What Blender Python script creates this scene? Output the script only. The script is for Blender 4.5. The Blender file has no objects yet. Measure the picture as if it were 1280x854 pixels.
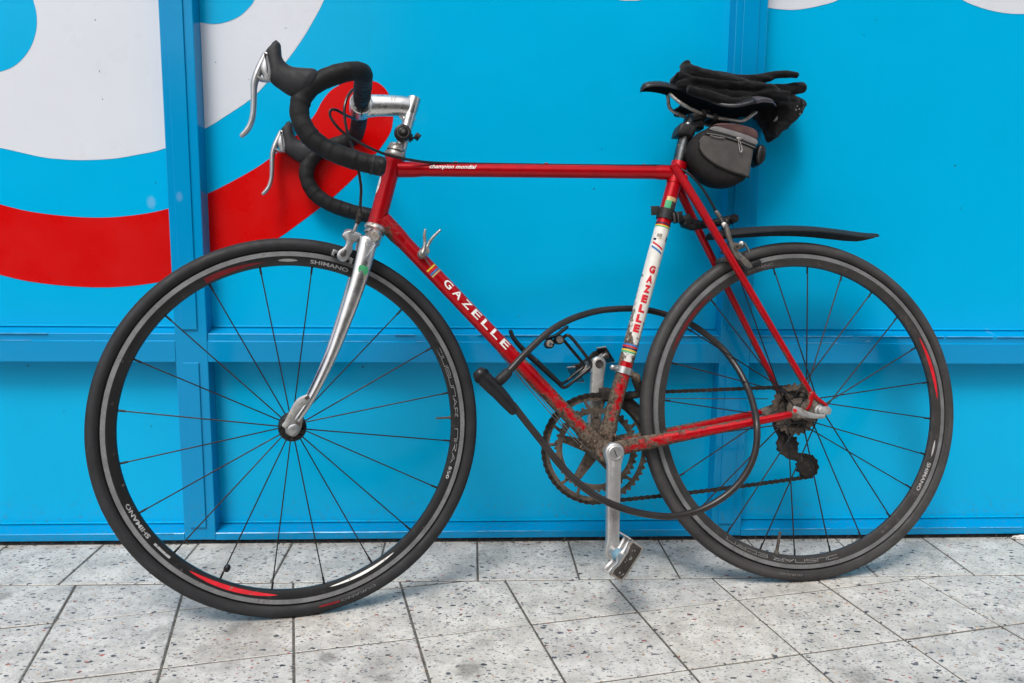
import bpy, bmesh, math, random
from mathutils import Vector, Matrix, noise
random.seed(7)
PI = math.pi
scene = bpy.context.scene

# ---------------------------------------------------------------- camera
cam_data = bpy.data.cameras.new('camera')
cam_data.lens = 29.2255
cam_data.sensor_width = 36.0
cam_data.clip_start = 0.05
cam_data.clip_end = 500.0
cam_obj = bpy.data.objects.new('camera', cam_data)
cam_obj.matrix_world = Matrix([[0.998828, -0.003409, -0.048273, 0.000000], [-0.047248, 0.147032, -0.988003, -1.738700], [0.010465, 0.989126, 0.146699, 0.700820], [0.000000, 0.000000, 0.000000, 1.000000]])
scene.collection.objects.link(cam_obj)
scene.camera = cam_obj

# ---------------------------------------------------------------- world, sun, exposure
SUN_EL, SUN_AZ = math.radians(58), math.radians(205)      # azimuth from +Y clockwise seen from above
world = bpy.data.worlds.new('World')
scene.world = world
world.use_nodes = True
wn = world.node_tree
wn.nodes.clear()
wo = wn.nodes.new('ShaderNodeOutputWorld')
wb = wn.nodes.new('ShaderNodeBackground')
sky = wn.nodes.new('ShaderNodeTexSky')
sky.sky_type = 'NISHITA'
sky.sun_disc = False
sky.sun_elevation = SUN_EL
sky.sun_rotation = SUN_AZ
sky.dust_density = 4.0
sky.air_density = 1.0
sky.ozone_density = 1.0
hs = wn.nodes.new('ShaderNodeHueSaturation')
hs.inputs['Saturation'].default_value = 0.30
wb.inputs['Strength'].default_value = 0.14
wn.links.new(sky.outputs[0], hs.inputs['Color'])
wn.links.new(hs.outputs[0], wb.inputs['Color'])
wn.links.new(wb.outputs[0], wo.inputs['Surface'])
sd = bpy.data.lights.new('sun', 'SUN')
sd.energy = 1.45
sd.angle = math.radians(18)
sd.color = (1.0, 0.97, 0.93)
sun = bpy.data.objects.new('sun', sd)
sdir = Vector((math.sin(SUN_AZ) * math.cos(SUN_EL), math.cos(SUN_AZ) * math.cos(SUN_EL), math.sin(SUN_EL)))
sun.rotation_euler = sdir.to_track_quat('Z', 'Y').to_euler()
sun.location = (-3, -6, 8)
scene.collection.objects.link(sun)
scene.view_settings.view_transform = 'Standard'
scene.view_settings.look = 'None'
scene.view_settings.exposure = 0.40
scene.view_settings.gamma = 1.0
scene.view_settings.use_curve_mapping = False
scene.render.resolution_x = 1024
scene.render.resolution_y = 683
scene.render.engine = 'CYCLES'

# ---------------------------------------------------------------- node helpers
class NT:
    def __init__(self, name):
        self.m = bpy.data.materials.new(name)
        self.m.use_nodes = True
        self.t = self.m.node_tree
        self.b = self.t.nodes['Principled BSDF']
    def n(self, typ, **kw):
        nd = self.t.nodes.new(typ)
        for k, v in kw.items():
            setattr(nd, k, v)
        return nd
    def l(self, a, b):
        self.t.links.new(a, b)
    def math(self, op, a, b=None, c=None, clamp=False):
        nd = self.n('ShaderNodeMath', operation=op, use_clamp=clamp)
        for i, v in enumerate((a, b, c)):
            if v is None: continue
            if isinstance(v, (int, float)): nd.inputs[i].default_value = v
            else: self.l(v, nd.inputs[i])
        return nd.outputs[0]
    def mapr(self, v, a, b, c=0.0, d=1.0, smooth=True):
        nd = self.n('ShaderNodeMapRange')
        if smooth: nd.interpolation_type = 'SMOOTHSTEP'
        self.l(v, nd.inputs[0])
        for i, x in enumerate((a, b, c, d)): nd.inputs[i + 1].default_value = x
        return nd.outputs[0]
    def mix(self, f, a, b):
        nd = self.n('ShaderNodeMix', data_type='RGBA')
        if isinstance(f, (int, float)): nd.inputs[0].default_value = f
        else: self.l(f, nd.inputs[0])
        for i, v in ((6, a), (7, b)):
            if isinstance(v, tuple): nd.inputs[i].default_value = v if len(v) == 4 else v + (1,)
            else: self.l(v, nd.inputs[i])
        return nd.outputs[2]
    def mixf(self, f, a, b):
        nd = self.n('ShaderNodeMix', data_type='FLOAT')
        self.l(f, nd.inputs[0])
        for i, v in ((2, a), (3, b)):
            if isinstance(v, (int, float)): nd.inputs[i].default_value = v
            else: self.l(v, nd.inputs[i])
        return nd.outputs[0]
    def pos(self, world=False, scale=None):
        if world: o = self.n('ShaderNodeNewGeometry').outputs['Position']
        else: o = self.n('ShaderNodeTexCoord').outputs['Object']
        if scale:
            mp = self.n('ShaderNodeMapping')
            mp.inputs['Scale'].default_value = scale
            self.l(o, mp.inputs['Vector'])
            o = mp.outputs[0]
        return o
    def noise(self, vec, scale, detail=3, rough=0.55, dist=0.0):
        nd = self.n('ShaderNodeTexNoise')
        nd.inputs['Scale'].default_value = scale
        nd.inputs['Detail'].default_value = detail
        nd.inputs['Roughness'].default_value = rough
        nd.inputs['Distortion'].default_value = dist
        self.l(vec, nd.inputs['Vector'])
        return nd.outputs['Fac']
    def bump(self, h, strength, dist=0.001):
        nd = self.n('ShaderNodeBump')
        nd.inputs['Strength'].default_value = strength
        nd.inputs['Distance'].default_value = dist
        self.l(h, nd.inputs['Height'])
        self.l(nd.outputs[0], self.b.inputs['Normal'])
        return nd
    def set(self, **kw):
        for k, v in kw.items():
            k = k.replace('_', ' ')
            if isinstance(v, (int, float)): self.b.inputs[k].default_value = v
            elif isinstance(v, tuple): self.b.inputs[k].default_value = v if len(v) == 4 else v + (1,)
            else: self.l(v, self.b.inputs[k])

def simple(name, col, rough=0.5, metal=0.0, var=0.12, scale=60, bump=0.0, bscale=400, coat=0.0, bdist=0.0005, spec=None, dust=0.0, dustcol=(0.16, 0.13, 0.10)):
    n = NT(name)
    p = n.pos()
    f = n.noise(p, scale, 4)
    lo = tuple(c * (1 - var) for c in col)
    hi = tuple(min(1, c * (1 + var)) for c in col)
    base = n.mix(n.mapr(f, .3, .7), lo, hi)
    r = n.mapr(n.noise(p, scale * 2.3, 3), .25, .75, max(.02, rough * .8), min(1, rough * 1.2))
    if dust > 0:
        g = n.noise(p, 90, 6, .7)
        mask = n.mapr(g, .62 - dust * .3, .72 - dust * .1)
        base = n.mix(mask, base, dustcol)
        r = n.mixf(mask, r, .85)
        n.set(Metallic=n.mixf(mask, metal, 0.0))
    else:
        n.set(Metallic=metal)
    n.set(Base_Color=base, Roughness=r, Coat_Weight=coat, Coat_Roughness=0.08)
    if spec is None: spec = .5 if metal > .3 else .28
    n.set(Specular_IOR_Level=spec)
    if bump: n.bump(n.noise(p, bscale, 3), bump, bdist)
    return n.m

BB = (0.4104, 0.0700, 0.2710)
LUG = (0.8105, -0.0000, 0.6824)
def muddy(name, col, rough, metal, amount, coat=0.0, var=0.1, floor=0.0, mudcol=((0.024, 0.017, 0.013), (0.165, 0.125, 0.092))):
    """paint with splashed dried mud: thick round the bottom bracket, thin elsewhere, more on faces turned back or up"""
    n = NT(name)
    p = n.pos()
    dn = n.n('ShaderNodeVectorMath', operation='DISTANCE')
    n.l(p, dn.inputs[0]); dn.inputs[1].default_value = (BB[0], 0, BB[2])
    near = n.mapr(dn.outputs['Value'], 0.02, 0.31, 1.0, 0.0, smooth=False)
    dn2 = n.n('ShaderNodeVectorMath', operation='DISTANCE'); n.l(p, dn2.inputs[0]); dn2.inputs[1].default_value = (LUG[0], 0, LUG[2])
    near = n.math('MAXIMUM', near, n.mapr(dn2.outputs['Value'], 0.005, 0.060, 1.5, 0.0, smooth=False))
    sep = n.n('ShaderNodeSeparateXYZ'); n.l(p, sep.inputs[0])
    low = n.mapr(sep.outputs[2], 0.35, 0.80, 1.0, 0.0, smooth=False)
    ns = n.n('ShaderNodeSeparateXYZ'); n.l(n.n('ShaderNodeTexCoord').outputs['Normal'], ns.inputs[0])
    # the outer flanks get rubbed clean by shoes, the faces turned to the wheels keep their mud
    flank = n.math('POWER', n.math('ABSOLUTE', ns.outputs[1]), 2.0)
    back = n.math('MULTIPLY', n.math('MULTIPLY', n.math('SUBTRACT', 0.75, flank), n.math('ADD', low, 0.08)), 0.30)
    s = n.math('ADD', n.math('MULTIPLY', near, 0.30), n.math('MULTIPLY', low, 0.165))
    s = n.math('ADD', s, back)
    s = n.math('ADD', n.math('MULTIPLY', s, amount), floor)
    fine = n.noise(p, 190, 7, .8)
    mid = n.noise(p, 34, 5, .65, 1.2)
    v = n.math('ADD', n.math('ADD', n.math('MULTIPLY', fine, .62), n.math('MULTIPLY', mid, .75)), s)
    mask = n.mapr(v, 0.965, 1.09)
    chip = n.mapr(n.noise(p, 85, 5, .75), .715, .735)
    b1 = n.mix(n.mapr(mid, .3, .7), tuple(c * (1 - var) for c in col), tuple(min(1, c * (1 + var)) for c in col))
    b1 = n.mix(n.math('MULTIPLY', chip, .8), b1, (.16, .12, .10))
    mud = n.mix(n.mapr(n.noise(p, 150, 7, .8), .36, .64), mudcol[0], mudcol[1])
    n.set(Base_Color=n.mix(mask, b1, mud), Roughness=n.mixf(mask, rough, .92), Metallic=n.mixf(mask, metal, 0.0),
          Coat_Weight=n.mixf(mask, coat, 0.0), Coat_Roughness=0.1, Specular_IOR_Level=.32)
    n.bump(n.math('MULTIPLY', mask, fine), 0.7, 0.0015)
    return n.m

M = {}
M['red_paint'] = muddy('red_paint', (0.41, 0.001, 0.006), 0.28, 0.30, 0.92, coat=0.12, floor=.012)
M['stay_paint'] = muddy('speckled_red_paint', (0.39, 0.001, 0.006), 0.30, 0.30, 0.95, coat=0.1, floor=.085)
M['white_paint'] = muddy('white_paint', (0.64, 0.625, 0.58), 0.4, 0.0, 1.05, coat=0.1, floor=0.075)
M['mud_metal'] = muddy('muddy_metal', (0.30, 0.27, 0.24), 0.45, 0.7, 0.5, floor=0.34)
M['mud_alloy'] = muddy('muddy_alloy', (0.52, 0.50, 0.47), 0.42, 0.75, 0.30, floor=0.13)
M['chrome'] = simple('chrome', (0.62, 0.61, 0.60), 0.30, 1.0, var=.10, scale=25, dust=.02, dustcol=(.30, .26, .21))
M['chrome_worn'] = simple('worn_chrome', (0.62, 0.60, 0.57), 0.25, 1.0, var=.15, dust=.75, dustcol=(.24, .18, .13))
M['alloy'] = simple('polished_alloy', (0.66, 0.66, 0.655), 0.30, 1.0, var=.04)
M['crank_alloy'] = simple('crank_alloy', (0.50, 0.49, 0.475), 0.36, 0.75, var=.08, dust=.12, dustcol=(.25, .21, .17))
M['post_steel'] = simple('seat_post_steel', (0.095, 0.10, 0.105), 0.32, 1.0, var=.3, dust=.25)
M['brake_dark'] = simple('grimy_brake_alloy', (0.17, 0.16, 0.15), 0.42, 0.8, var=.35, dust=.65, dustcol=(.09, .07, .055))
M['decal_silver'] = simple('silver_decal', (0.36, 0.36, 0.36), 0.4, 0.0, dust=.25, dustcol=(.05, .05, .05))
M['decal_dim'] = simple('dim_decal', (0.17, 0.165, 0.16), 0.5, 0.0, dust=.4, dustcol=(.04, .04, .04))
M['mud_frame'] = muddy('mud_caked_paint', (0.40, 0.001, 0.006), 0.33, 0.25, 0.9, floor=.12)
M['alloy_satin'] = simple('satin_alloy', (0.47, 0.47, 0.47), 0.40, 0.85, var=.08)
M['alloy_white'] = simple('bead_blasted_alloy', (0.34, 0.34, 0.335), 0.5, 0.4, var=.15, dust=.35)
M['alloy_dirty'] = simple('dirty_alloy', (0.34, 0.33, 0.315), 0.40, 0.85, var=.25, dust=.6, dustcol=(.14, .11, .08))
M['steel_dark'] = simple('dark_steel', (0.11, 0.10, 0.095), 0.45, 0.8, var=.3)
M['chain_steel'] = simple('oily_chain_steel', (0.045, 0.038, 0.032), 0.42, 0.6, var=.4, scale=300)
M['sprocket_grime'] = simple('grimy_sprocket_steel', (0.085, 0.066, 0.052), 0.6, 0.4, var=.5, scale=120, dust=.55, dustcol=(.11, .082, .06))
M['grime'] = simple('grimy_black', (0.030, 0.026, 0.023), 0.6, 0.1, var=.4, dust=.35, dustcol=(.09, .07, .055))
M['spoke_steel'] = simple('black_spoke_steel', (0.010, 0.010, 0.011), 0.5, 0.0, spec=.25)
M['hub_black'] = simple('black_hub', (0.014, 0.013, 0.013), 0.3, 0.2, dust=.12)
M['black_plastic'] = simple('black_plastic', (0.009, 0.009, 0.010), 0.38, 0.0, dust=.05)
M['black_rubber'] = simple('black_rubber', (0.017, 0.017, 0.018), 0.52, 0.0, bump=.15, bscale=900)
M['hood_rubber'] = simple('hood_rubber', (0.018, 0.0185, 0.021), 0.55, 0.0, bump=.1, bscale=1200)
M['cable_black'] = simple('cable_housing', (0.012, 0.012, 0.014), 0.25, 0.0)
M['wire'] = simple('bare_cable_wire', (0.20, 0.19, 0.18), 0.45, 0.9)
M['lock_sheath'] = simple('dusty_lock_sheath', (0.022, 0.018, 0.017), 0.33, 0.0, var=.2, scale=25, spec=.4)
M['lock_head'] = simple('lock_head_plastic', (0.013, 0.013, 0.015), 0.33, 0.0)
M['saddle_vinyl'] = simple('saddle_vinyl', (0.020, 0.020, 0.024), 0.26, 0.0, bump=.08, bscale=900)
M['saddle_grey'] = simple('saddle_lit_grey_vinyl', (0.060, 0.055, 0.068), 0.5, 0.0, bump=.2, bscale=900)  # grey tail of the saddle, colour brightened so it looks lit
M['saddle_base'] = simple('saddle_base', (.006, .006, .006), .9, 0.0, spec=.05)
M['red_dark'] = simple('faded_red_print', (.16, .008, .012), .45, 0.0, dust=.2, dustcol=(.05, .04, .035))
M['bag_dark'] = simple('bag_black_nylon', (0.014, 0.0125, 0.0125), 0.75, 0.0, spec=.18, bump=.4, bscale=1500)
M['bag_grey'] = simple('bag_grey_nylon', (0.070, 0.064, 0.061), 0.8, 0.0, var=.18, scale=35, bump=.5, bscale=1400)
M['bag_maroon'] = simple('bag_maroon_nylon', (0.085, 0.045, 0.042), 0.8, 0.0, var=.2, scale=30, bump=.5, bscale=1400)
M['bag_silver'] = simple('bag_reflective_tape', (0.17, 0.162, 0.165), 0.5, 0.1, var=.1)
M['zip'] = simple('zip_tape', (0.011, 0.011, 0.012), 0.6, 0.0, bump=.5, bscale=1600)
M['red_print'] = simple('red_print', (0.55, 0.012, 0.022), 0.4, 0.0, dust=.1)
M['white_print'] = simple('white_print', (0.70, 0.69, 0.66), 0.4, 0.0, dust=.12)
M['grey_print'] = simple('grey_print', (0.28, 0.28, 0.28), 0.5, 0.0)
M['yellow_print'] = simple('yellow_print', (0.62, 0.42, 0.04), 0.4, 0.0)
M['green_print'] = simple('green_print', (0.06, 0.36, 0.16), 0.4, 0.0)
M['blue_print'] = simple('blue_print', (0.03, 0.16, 0.42), 0.4, 0.0)
M['navy_print'] = simple('dark_print', (0.015, 0.02, 0.06), 0.4, 0.0)
M['gold_print'] = simple('gold_print', (0.45, 0.33, 0.16), 0.4, 0.2)
M['blue_grey'] = simple('blue_grey_paint', (0.17, 0.30, 0.38), 0.45, 0.2, dust=.35)
M['mud'] = simple('dried_mud', (0.17, 0.12, 0.085), 0.95, 0.0, var=.35, scale=90, bump=1.0, bscale=300, bdist=.003)

def bar_tape():
    n = NT('bar_tape')
    p = n.pos()
    n.set(Base_Color=n.mix(n.mapr(n.noise(p, 30, 4), .3, .7), (.005, .005, .0055), (.014, .014, .015)), Specular_IOR_Level=.25,
          Roughness=n.mapr(n.noise(p, 60, 3), .3, .7, .5, .8))
    n.bump(n.noise(p, 350, 3), .35, .0006)
    return n.m
M['bar_tape'] = bar_tape()

def tyre_mat(name, c, cx):
    n = NT(name)
    p = n.pos()
    sep = n.n('ShaderNodeSeparateXYZ'); n.l(p, sep.inputs[0])
    base = n.mix(n.mapr(n.noise(p, 18, 6, .65), .3, .7), tuple(x * .75 for x in c), tuple(x * 1.3 for x in c))
    base = n.mix(n.mapr(n.noise(p, 160, 5, .7), .66, .78), base, (.15, .14, .13))
    # a worn, dusty belt on the shoulder of the tyre and dull scuffs along it
    dv = n.n('ShaderNodeVectorMath', operation='SUBTRACT'); n.l(p, dv.inputs[0]); dv.inputs[1].default_value = (cx, 0, .336)
    ml = n.n('ShaderNodeVectorMath', operation='MULTIPLY'); n.l(dv.outputs[0], ml.inputs[0]); ml.inputs[1].default_value = (1, 0, 1)
    ln = n.n('ShaderNodeVectorMath', operation='LENGTH'); n.l(ml.outputs[0], ln.inputs[0]); rr_ = ln.outputs['Value']
    belt = n.math('MULTIPLY', n.mapr(rr_, .3170, .3230), n.mapr(rr_, .3290, .3335, 1.0, 0.0))
    dust = n.math('MULTIPLY', belt, n.mapr(n.noise(p, 11, 6, .75), .32, .68, .15, 1.0))
    base = n.mix(n.math('MULTIPLY', dust, .55), base, tuple(x * 2.6 for x in c))
    sc_ = n.math('MULTIPLY', n.mapr(n.noise(p, 34, 5, .8, 1.5), .58, .70), .35)
    base = n.mix(sc_, base, tuple(x * 3.2 for x in c))
    line = n.math('MULTIPLY', n.mapr(rr_, .3128, .3134), n.mapr(rr_, .3140, .3146, 1.0, 0.0))
    base = n.mix(line, base, (.006, .006, .006))
    n.set(Base_Color=base, Roughness=n.mapr(n.noise(p, 40, 3), .3, .7, .5, .68), Specular_IOR_Level=.28)
    n.bump(n.noise(p, 700, 2), .25, .0006)
    return n.m
M['tyre_front'] = tyre_mat('front_tyre_rubber', (.015, .015, .0165), 0.98384)
M['tyre_rear'] = tyre_mat('rear_tyre_rubber', (.031, .029, .029), 0.0)

def rim_mat(name, c, metal, rough, dirt):
    n = NT(name)
    p = n.pos()
    base = n.mix(n.mapr(n.noise(p, 25, 6, .7), .3, .7), tuple(x * .8 for x in c), tuple(x * 1.25 for x in c))
    mask = n.mapr(n.noise(p, 70, 6, .75), .62 - dirt * .25, .74)
    n.set(Base_Color=n.mix(mask, base, (.085, .072, .062)), Roughness=n.mixf(mask, rough, .85), Metallic=n.mixf(mask, metal, 0.0))
    n.bump(n.noise(p, 500, 2), .12, .0004)
    return n.m
M['rim_black'] = rim_mat('rim_black', (.010, .010, .0105), 0.0, .34, .15)
M['rim_black_dusty'] = rim_mat('rim_black_dusty', (.028, .0255, .0245), 0.0, .45, .30)
M['brake_track'] = rim_mat('brake_track', (.215, .215, .22), .45, .42, .30)
M['rim_groove'] = rim_mat('rim_groove', (.045, .045, .045), .2, .5, .1)

def wall_paint(name, col, rough=0.22, spec=.25, coat=0.35, wob=0.15, chips=0.0, warm=0.0):
    n = NT(name)
    p = n.pos(world=True)
    f = n.noise(p, 1.7, 4, .6)
    f2 = n.noise(p, 9, 5, .65)
    base = n.mix(n.mapr(f, .3, .7), tuple(c * .955 for c in col), tuple(min(1, c * 1.035) for c in col))
    base = n.mix(n.math('MULTIPLY', n.mapr(f2, .55, .8), .22), base, tuple(c * .86 for c in col))
    # tiny specks of dirt and pin-head chips
    spots = n.mapr(n.noise(p, 62, 2, .5), .772, .80)
    base = n.mix(n.math('MULTIPLY', spots, .75), base, (.02, .07, .11))
    # fine vertical runs of dirt
    pv = n.pos(world=True, scale=(60, 60, 1.2))
    runs = n.mapr(n.noise(pv, 1.0, 4, .7), .62, .80)
    base = n.mix(n.math('MULTIPLY', runs, .16), base, tuple(c * .6 for c in col))
    if chips:
        ch = n.mapr(n.noise(p, 75, 4, .6), .745, .76)
        base = n.mix(n.math('MULTIPLY', ch, chips), base, (.42, .40, .36))
    # a few pale wiped smudges and scuffs
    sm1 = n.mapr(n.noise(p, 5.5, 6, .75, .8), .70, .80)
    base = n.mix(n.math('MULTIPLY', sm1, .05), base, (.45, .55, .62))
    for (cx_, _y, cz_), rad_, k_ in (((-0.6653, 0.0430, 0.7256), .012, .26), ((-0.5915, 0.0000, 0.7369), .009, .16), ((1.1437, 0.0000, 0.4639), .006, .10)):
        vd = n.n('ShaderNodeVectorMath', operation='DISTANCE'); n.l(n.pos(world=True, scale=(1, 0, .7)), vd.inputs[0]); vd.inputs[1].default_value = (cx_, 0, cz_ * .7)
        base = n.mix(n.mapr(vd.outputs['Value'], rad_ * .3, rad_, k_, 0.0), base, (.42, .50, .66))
    # splash dirt just over the paving
    sep = n.n('ShaderNodeSeparateXYZ'); n.l(p, sep.inputs[0])
    z = n.mapr(sep.outputs[2], 0.0, .14, 1.0, 0.0)
    d = n.math('MULTIPLY', z, n.mapr(n.noise(p, 130, 5, .7), .52, .72))
    base = n.mix(n.math('MULTIPLY', d, .55), base, (.09, .09, .085))
    n.set(Base_Color=base, Roughness=n.mapr(n.noise(p, 14, 4), .3, .7, rough * .85, rough * 1.25), Coat_Weight=coat, Coat_Roughness=.06, Specular_IOR_Level=spec)
    h = n.math('ADD', n.math('MULTIPLY', n.noise(p, 7, 3), 1.0), n.math('MULTIPLY', n.noise(p, 120, 2), .05))
    n.bump(h, wob, .01)
    return n.m
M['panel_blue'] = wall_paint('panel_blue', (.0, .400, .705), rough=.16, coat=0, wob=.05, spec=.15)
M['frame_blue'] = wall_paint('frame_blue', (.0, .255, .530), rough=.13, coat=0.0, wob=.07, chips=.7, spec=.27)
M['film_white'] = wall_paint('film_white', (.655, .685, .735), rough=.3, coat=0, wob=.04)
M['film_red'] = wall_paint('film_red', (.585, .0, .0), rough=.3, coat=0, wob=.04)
M['edge_light'] = simple('worn_paint_edge', (.10, .42, .68), .4, 0.0, var=.3, scale=30)
M['gap_dark'] = simple('dark_gap_filler', (.018, .022, .026), .9, 0.0, var=.5, scale=80, dust=.3, dustcol=(.10, .10, .09))
M['litter_white'] = simple('dirty_white_card', (.66, .64, .60), .8, 0.0, var=.2, scale=120, dust=.2, dustcol=(.10, .07, .05))
M['valve'] = simple('dusty_valve_rubber', (.075, .062, .052), .7, 0.0, var=.3)
M['lamp_red'] = simple('dark_red_lens', (.045, .012, .014), .3, 0.0)

def terrazzo():
    n = NT('terrazzo')
    p = n.pos(world=True)
    oi = n.n('ShaderNodeObjectInfo')
    v1 = n.noise(p, 16, 7, .72, .3)
    base = n.mix(n.mapr(v1, .28, .72), (.380, .358, .322), (.622, .600, .558))
    base = n.mix(n.mapr(n.noise(p, 75, 5, .75), .50, .68), base, (.345, .335, .315))
    base = n.mix(n.mapr(n.noise(p, 260, 3, .75), .56, .72), base, (.72, .72, .71))
    tint = n.mix(oi.outputs['Random'], (.93, .935, .95), (1.0, .995, .975))
    mm = n.n('ShaderNodeMix', data_type='RGBA', blend_type='MULTIPLY'); mm.inputs[0].default_value = 1
    n.l(base, mm.inputs[6]); n.l(tint, mm.inputs[7]); base = mm.outputs[2]
    # warp the lookup so the chips are splintery, not round
    wt = n.n('ShaderNodeTexNoise'); wt.inputs['Scale'].default_value = 130; wt.inputs['Detail'].default_value = 2; n.l(p, wt.inputs['Vector'])
    sc = n.n('ShaderNodeVectorMath', operation='SCALE'); n.l(wt.outputs['Color'], sc.inputs[0]); sc.inputs['Scale'].default_value = .0085
    ad = n.n('ShaderNodeVectorMath', operation='ADD'); n.l(p, ad.inputs[0]); n.l(sc.outputs[0], ad.inputs[1])
    def chips(scale, density, size, col, cur, off, rot):
        mp = n.n('ShaderNodeMapping'); mp.inputs['Location'].default_value = (off, off * 1.7, 0)
        mp.inputs['Scale'].default_value = (scale * .75, scale * 1.25, .001); mp.inputs['Rotation'].default_value = (0, 0, rot)
        n.l(ad.outputs[0], mp.inputs['Vector'])
        vo = n.n('ShaderNodeTexVoronoi'); vo.voronoi_dimensions = '2D'; vo.inputs['Scale'].default_value = 1; n.l(mp.outputs[0], vo.inputs['Vector'])
        sp = n.n('ShaderNodeSeparateColor'); n.l(vo.outputs['Color'], sp.inputs[0])
        keep = n.math('LESS_THAN', sp.outputs[0], density)
        rad = n.math('MULTIPLY_ADD', sp.outputs[1], size, size * .35)
        ins = n.math('LESS_THAN', vo.outputs['Distance'], rad)
        f = n.math('MULTIPLY', keep, ins)
        cc = n.mix(sp.outputs[2], tuple(c * .5 for c in col), tuple(min(1, c * 1.9) for c in col))
        return n.mix(f, cur, cc)
    base = chips(72, .17, .22, (.045, .048, .060), base, 3.1, .4)
    base = chips(150, .10, .30, (.12, .12, .13), base, 7.7, 1.3)
    base = chips(95, .05, .22, (.24, .085, .07), base, 13.3, .9)
    base = chips(120, .06, .26, (.30, .22, .15), base, 31.3, .1)
    base = chips(250, .22, .34, (.16, .16, .165), base, 23.9, 2.2)
    # ground-in dirt stains
    st = n.mapr(n.noise(p, 6.5, 5, .6, .3), .60, .72)
    base = n.mix(n.math('MULTIPLY', st, n.mapr(n.noise(p, 200, 4, .7), .3, .6, .15, .65)), base, (.13, .125, .115))
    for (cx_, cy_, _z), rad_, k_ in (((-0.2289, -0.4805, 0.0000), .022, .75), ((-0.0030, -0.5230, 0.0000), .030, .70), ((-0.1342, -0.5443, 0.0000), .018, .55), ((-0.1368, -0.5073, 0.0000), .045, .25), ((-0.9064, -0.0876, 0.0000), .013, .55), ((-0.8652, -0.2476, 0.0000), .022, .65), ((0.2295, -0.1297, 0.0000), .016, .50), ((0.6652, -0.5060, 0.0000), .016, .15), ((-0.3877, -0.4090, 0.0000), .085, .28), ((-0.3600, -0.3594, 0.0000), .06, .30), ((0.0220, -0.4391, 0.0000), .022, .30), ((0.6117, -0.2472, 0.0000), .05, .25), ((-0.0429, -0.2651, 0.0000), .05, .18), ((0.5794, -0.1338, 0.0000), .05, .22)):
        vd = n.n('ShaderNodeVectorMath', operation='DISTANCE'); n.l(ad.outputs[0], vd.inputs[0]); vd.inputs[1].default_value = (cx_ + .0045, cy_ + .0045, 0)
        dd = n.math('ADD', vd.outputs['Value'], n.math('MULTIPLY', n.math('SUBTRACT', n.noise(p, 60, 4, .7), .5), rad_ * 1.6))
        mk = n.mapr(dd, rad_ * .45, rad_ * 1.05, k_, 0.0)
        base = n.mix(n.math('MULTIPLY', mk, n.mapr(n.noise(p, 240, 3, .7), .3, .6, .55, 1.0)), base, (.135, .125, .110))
    sep = n.n('ShaderNodeSeparateXYZ'); n.l(p, sep.inputs[0])
    wl = n.mapr(sep.outputs[1], -.05, -.002, 0.0, .45)
    base = n.mix(n.math('MULTIPLY', wl, n.mapr(n.noise(p, 45, 5, .7), .35, .7)), base, (.20, .175, .14))
    n.set(Base_Color=base, Roughness=n.mapr(v1, .3, .7, .42, .62), Specular_IOR_Level=.35)
    n.bump(n.noise(p, 180, 4, .7), .22, .0008)
    return n.m
M['terrazzo'] = terrazzo()
M['joint'] = simple('dark_joint_sand', (.105, .097, .085), .95, 0.0, var=.45, scale=150, bump=.6, bscale=500, bdist=.002)
M['street_asphalt'] = simple('asphalt', (.052, .052, .054), .9, 0.0, var=.25, scale=20, bump=.5, bscale=120, bdist=.003)
M['far_brick'] = simple('brown_brick', (.070, .055, .048), .85, 0.0, var=.2, scale=3)
M['far_glass'] = simple('window_glass', (.03, .035, .04), .08, 0.0)
M['far_trim'] = simple('stone_trim', (.16, .155, .145), .6, 0.0)
M['kerb_stone'] = simple('kerb_stone', (.30, .295, .28), .85, 0.0, var=.15, scale=30)

# ---------------------------------------------------------------- mesh helpers
class MB:
    def __init__(s): s.v = []; s.f = []; s.mi = []
    def add(s, vs, fs, mi=0):
        o = len(s.v)
        s.v += [tuple(v) for v in vs]
        for f in fs: s.f.append(tuple(i + o for i in f)); s.mi.append(mi)
        return s
def catmull(pts, n=8, closed=False):
    pts = [Vector(p) for p in pts]
    if len(pts) < 3 and not closed: 
        a, b = pts; return [a.lerp(b, i / n) for i in range(n + 1)]
    out = []
    N = len(pts)
    rng = range(N) if closed else range(N - 1)
    for i in rng:
        if closed: p0, p1, p2, p3 = pts[i - 1], pts[i], pts[(i + 1) % N], pts[(i + 2) % N]
        else:
            p1, p2 = pts[i], pts[i + 1]
            p0 = pts[i - 1] if i > 0 else p1 * 2 - p2
            p3 = pts[i + 2] if i + 2 < N else p2 * 2 - p1
        for k in range(n):
            t = k / n
            out.append(.5 * ((2 * p1) + (p2 - p0) * t + (2 * p0 - 5 * p1 + 4 * p2 - p3) * t * t + (3 * p1 - p0 - 3 * p2 + p3) * t ** 3))
    if not closed: out.append(pts[-1].copy())
    return out
def interp(lst, t):
    """value list (scalars or pairs) sampled at t in 0..1"""
    if not isinstance(lst, (list,)): return lst
    x = t * (len(lst) - 1); i = min(int(x), len(lst) - 2); f = x - i
    a, b = lst[i], lst[i + 1]
    if isinstance(a, tuple): return tuple(a[k] * (1 - f) + b[k] * f for k in range(2))
    return a * (1 - f) + b * f
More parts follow.
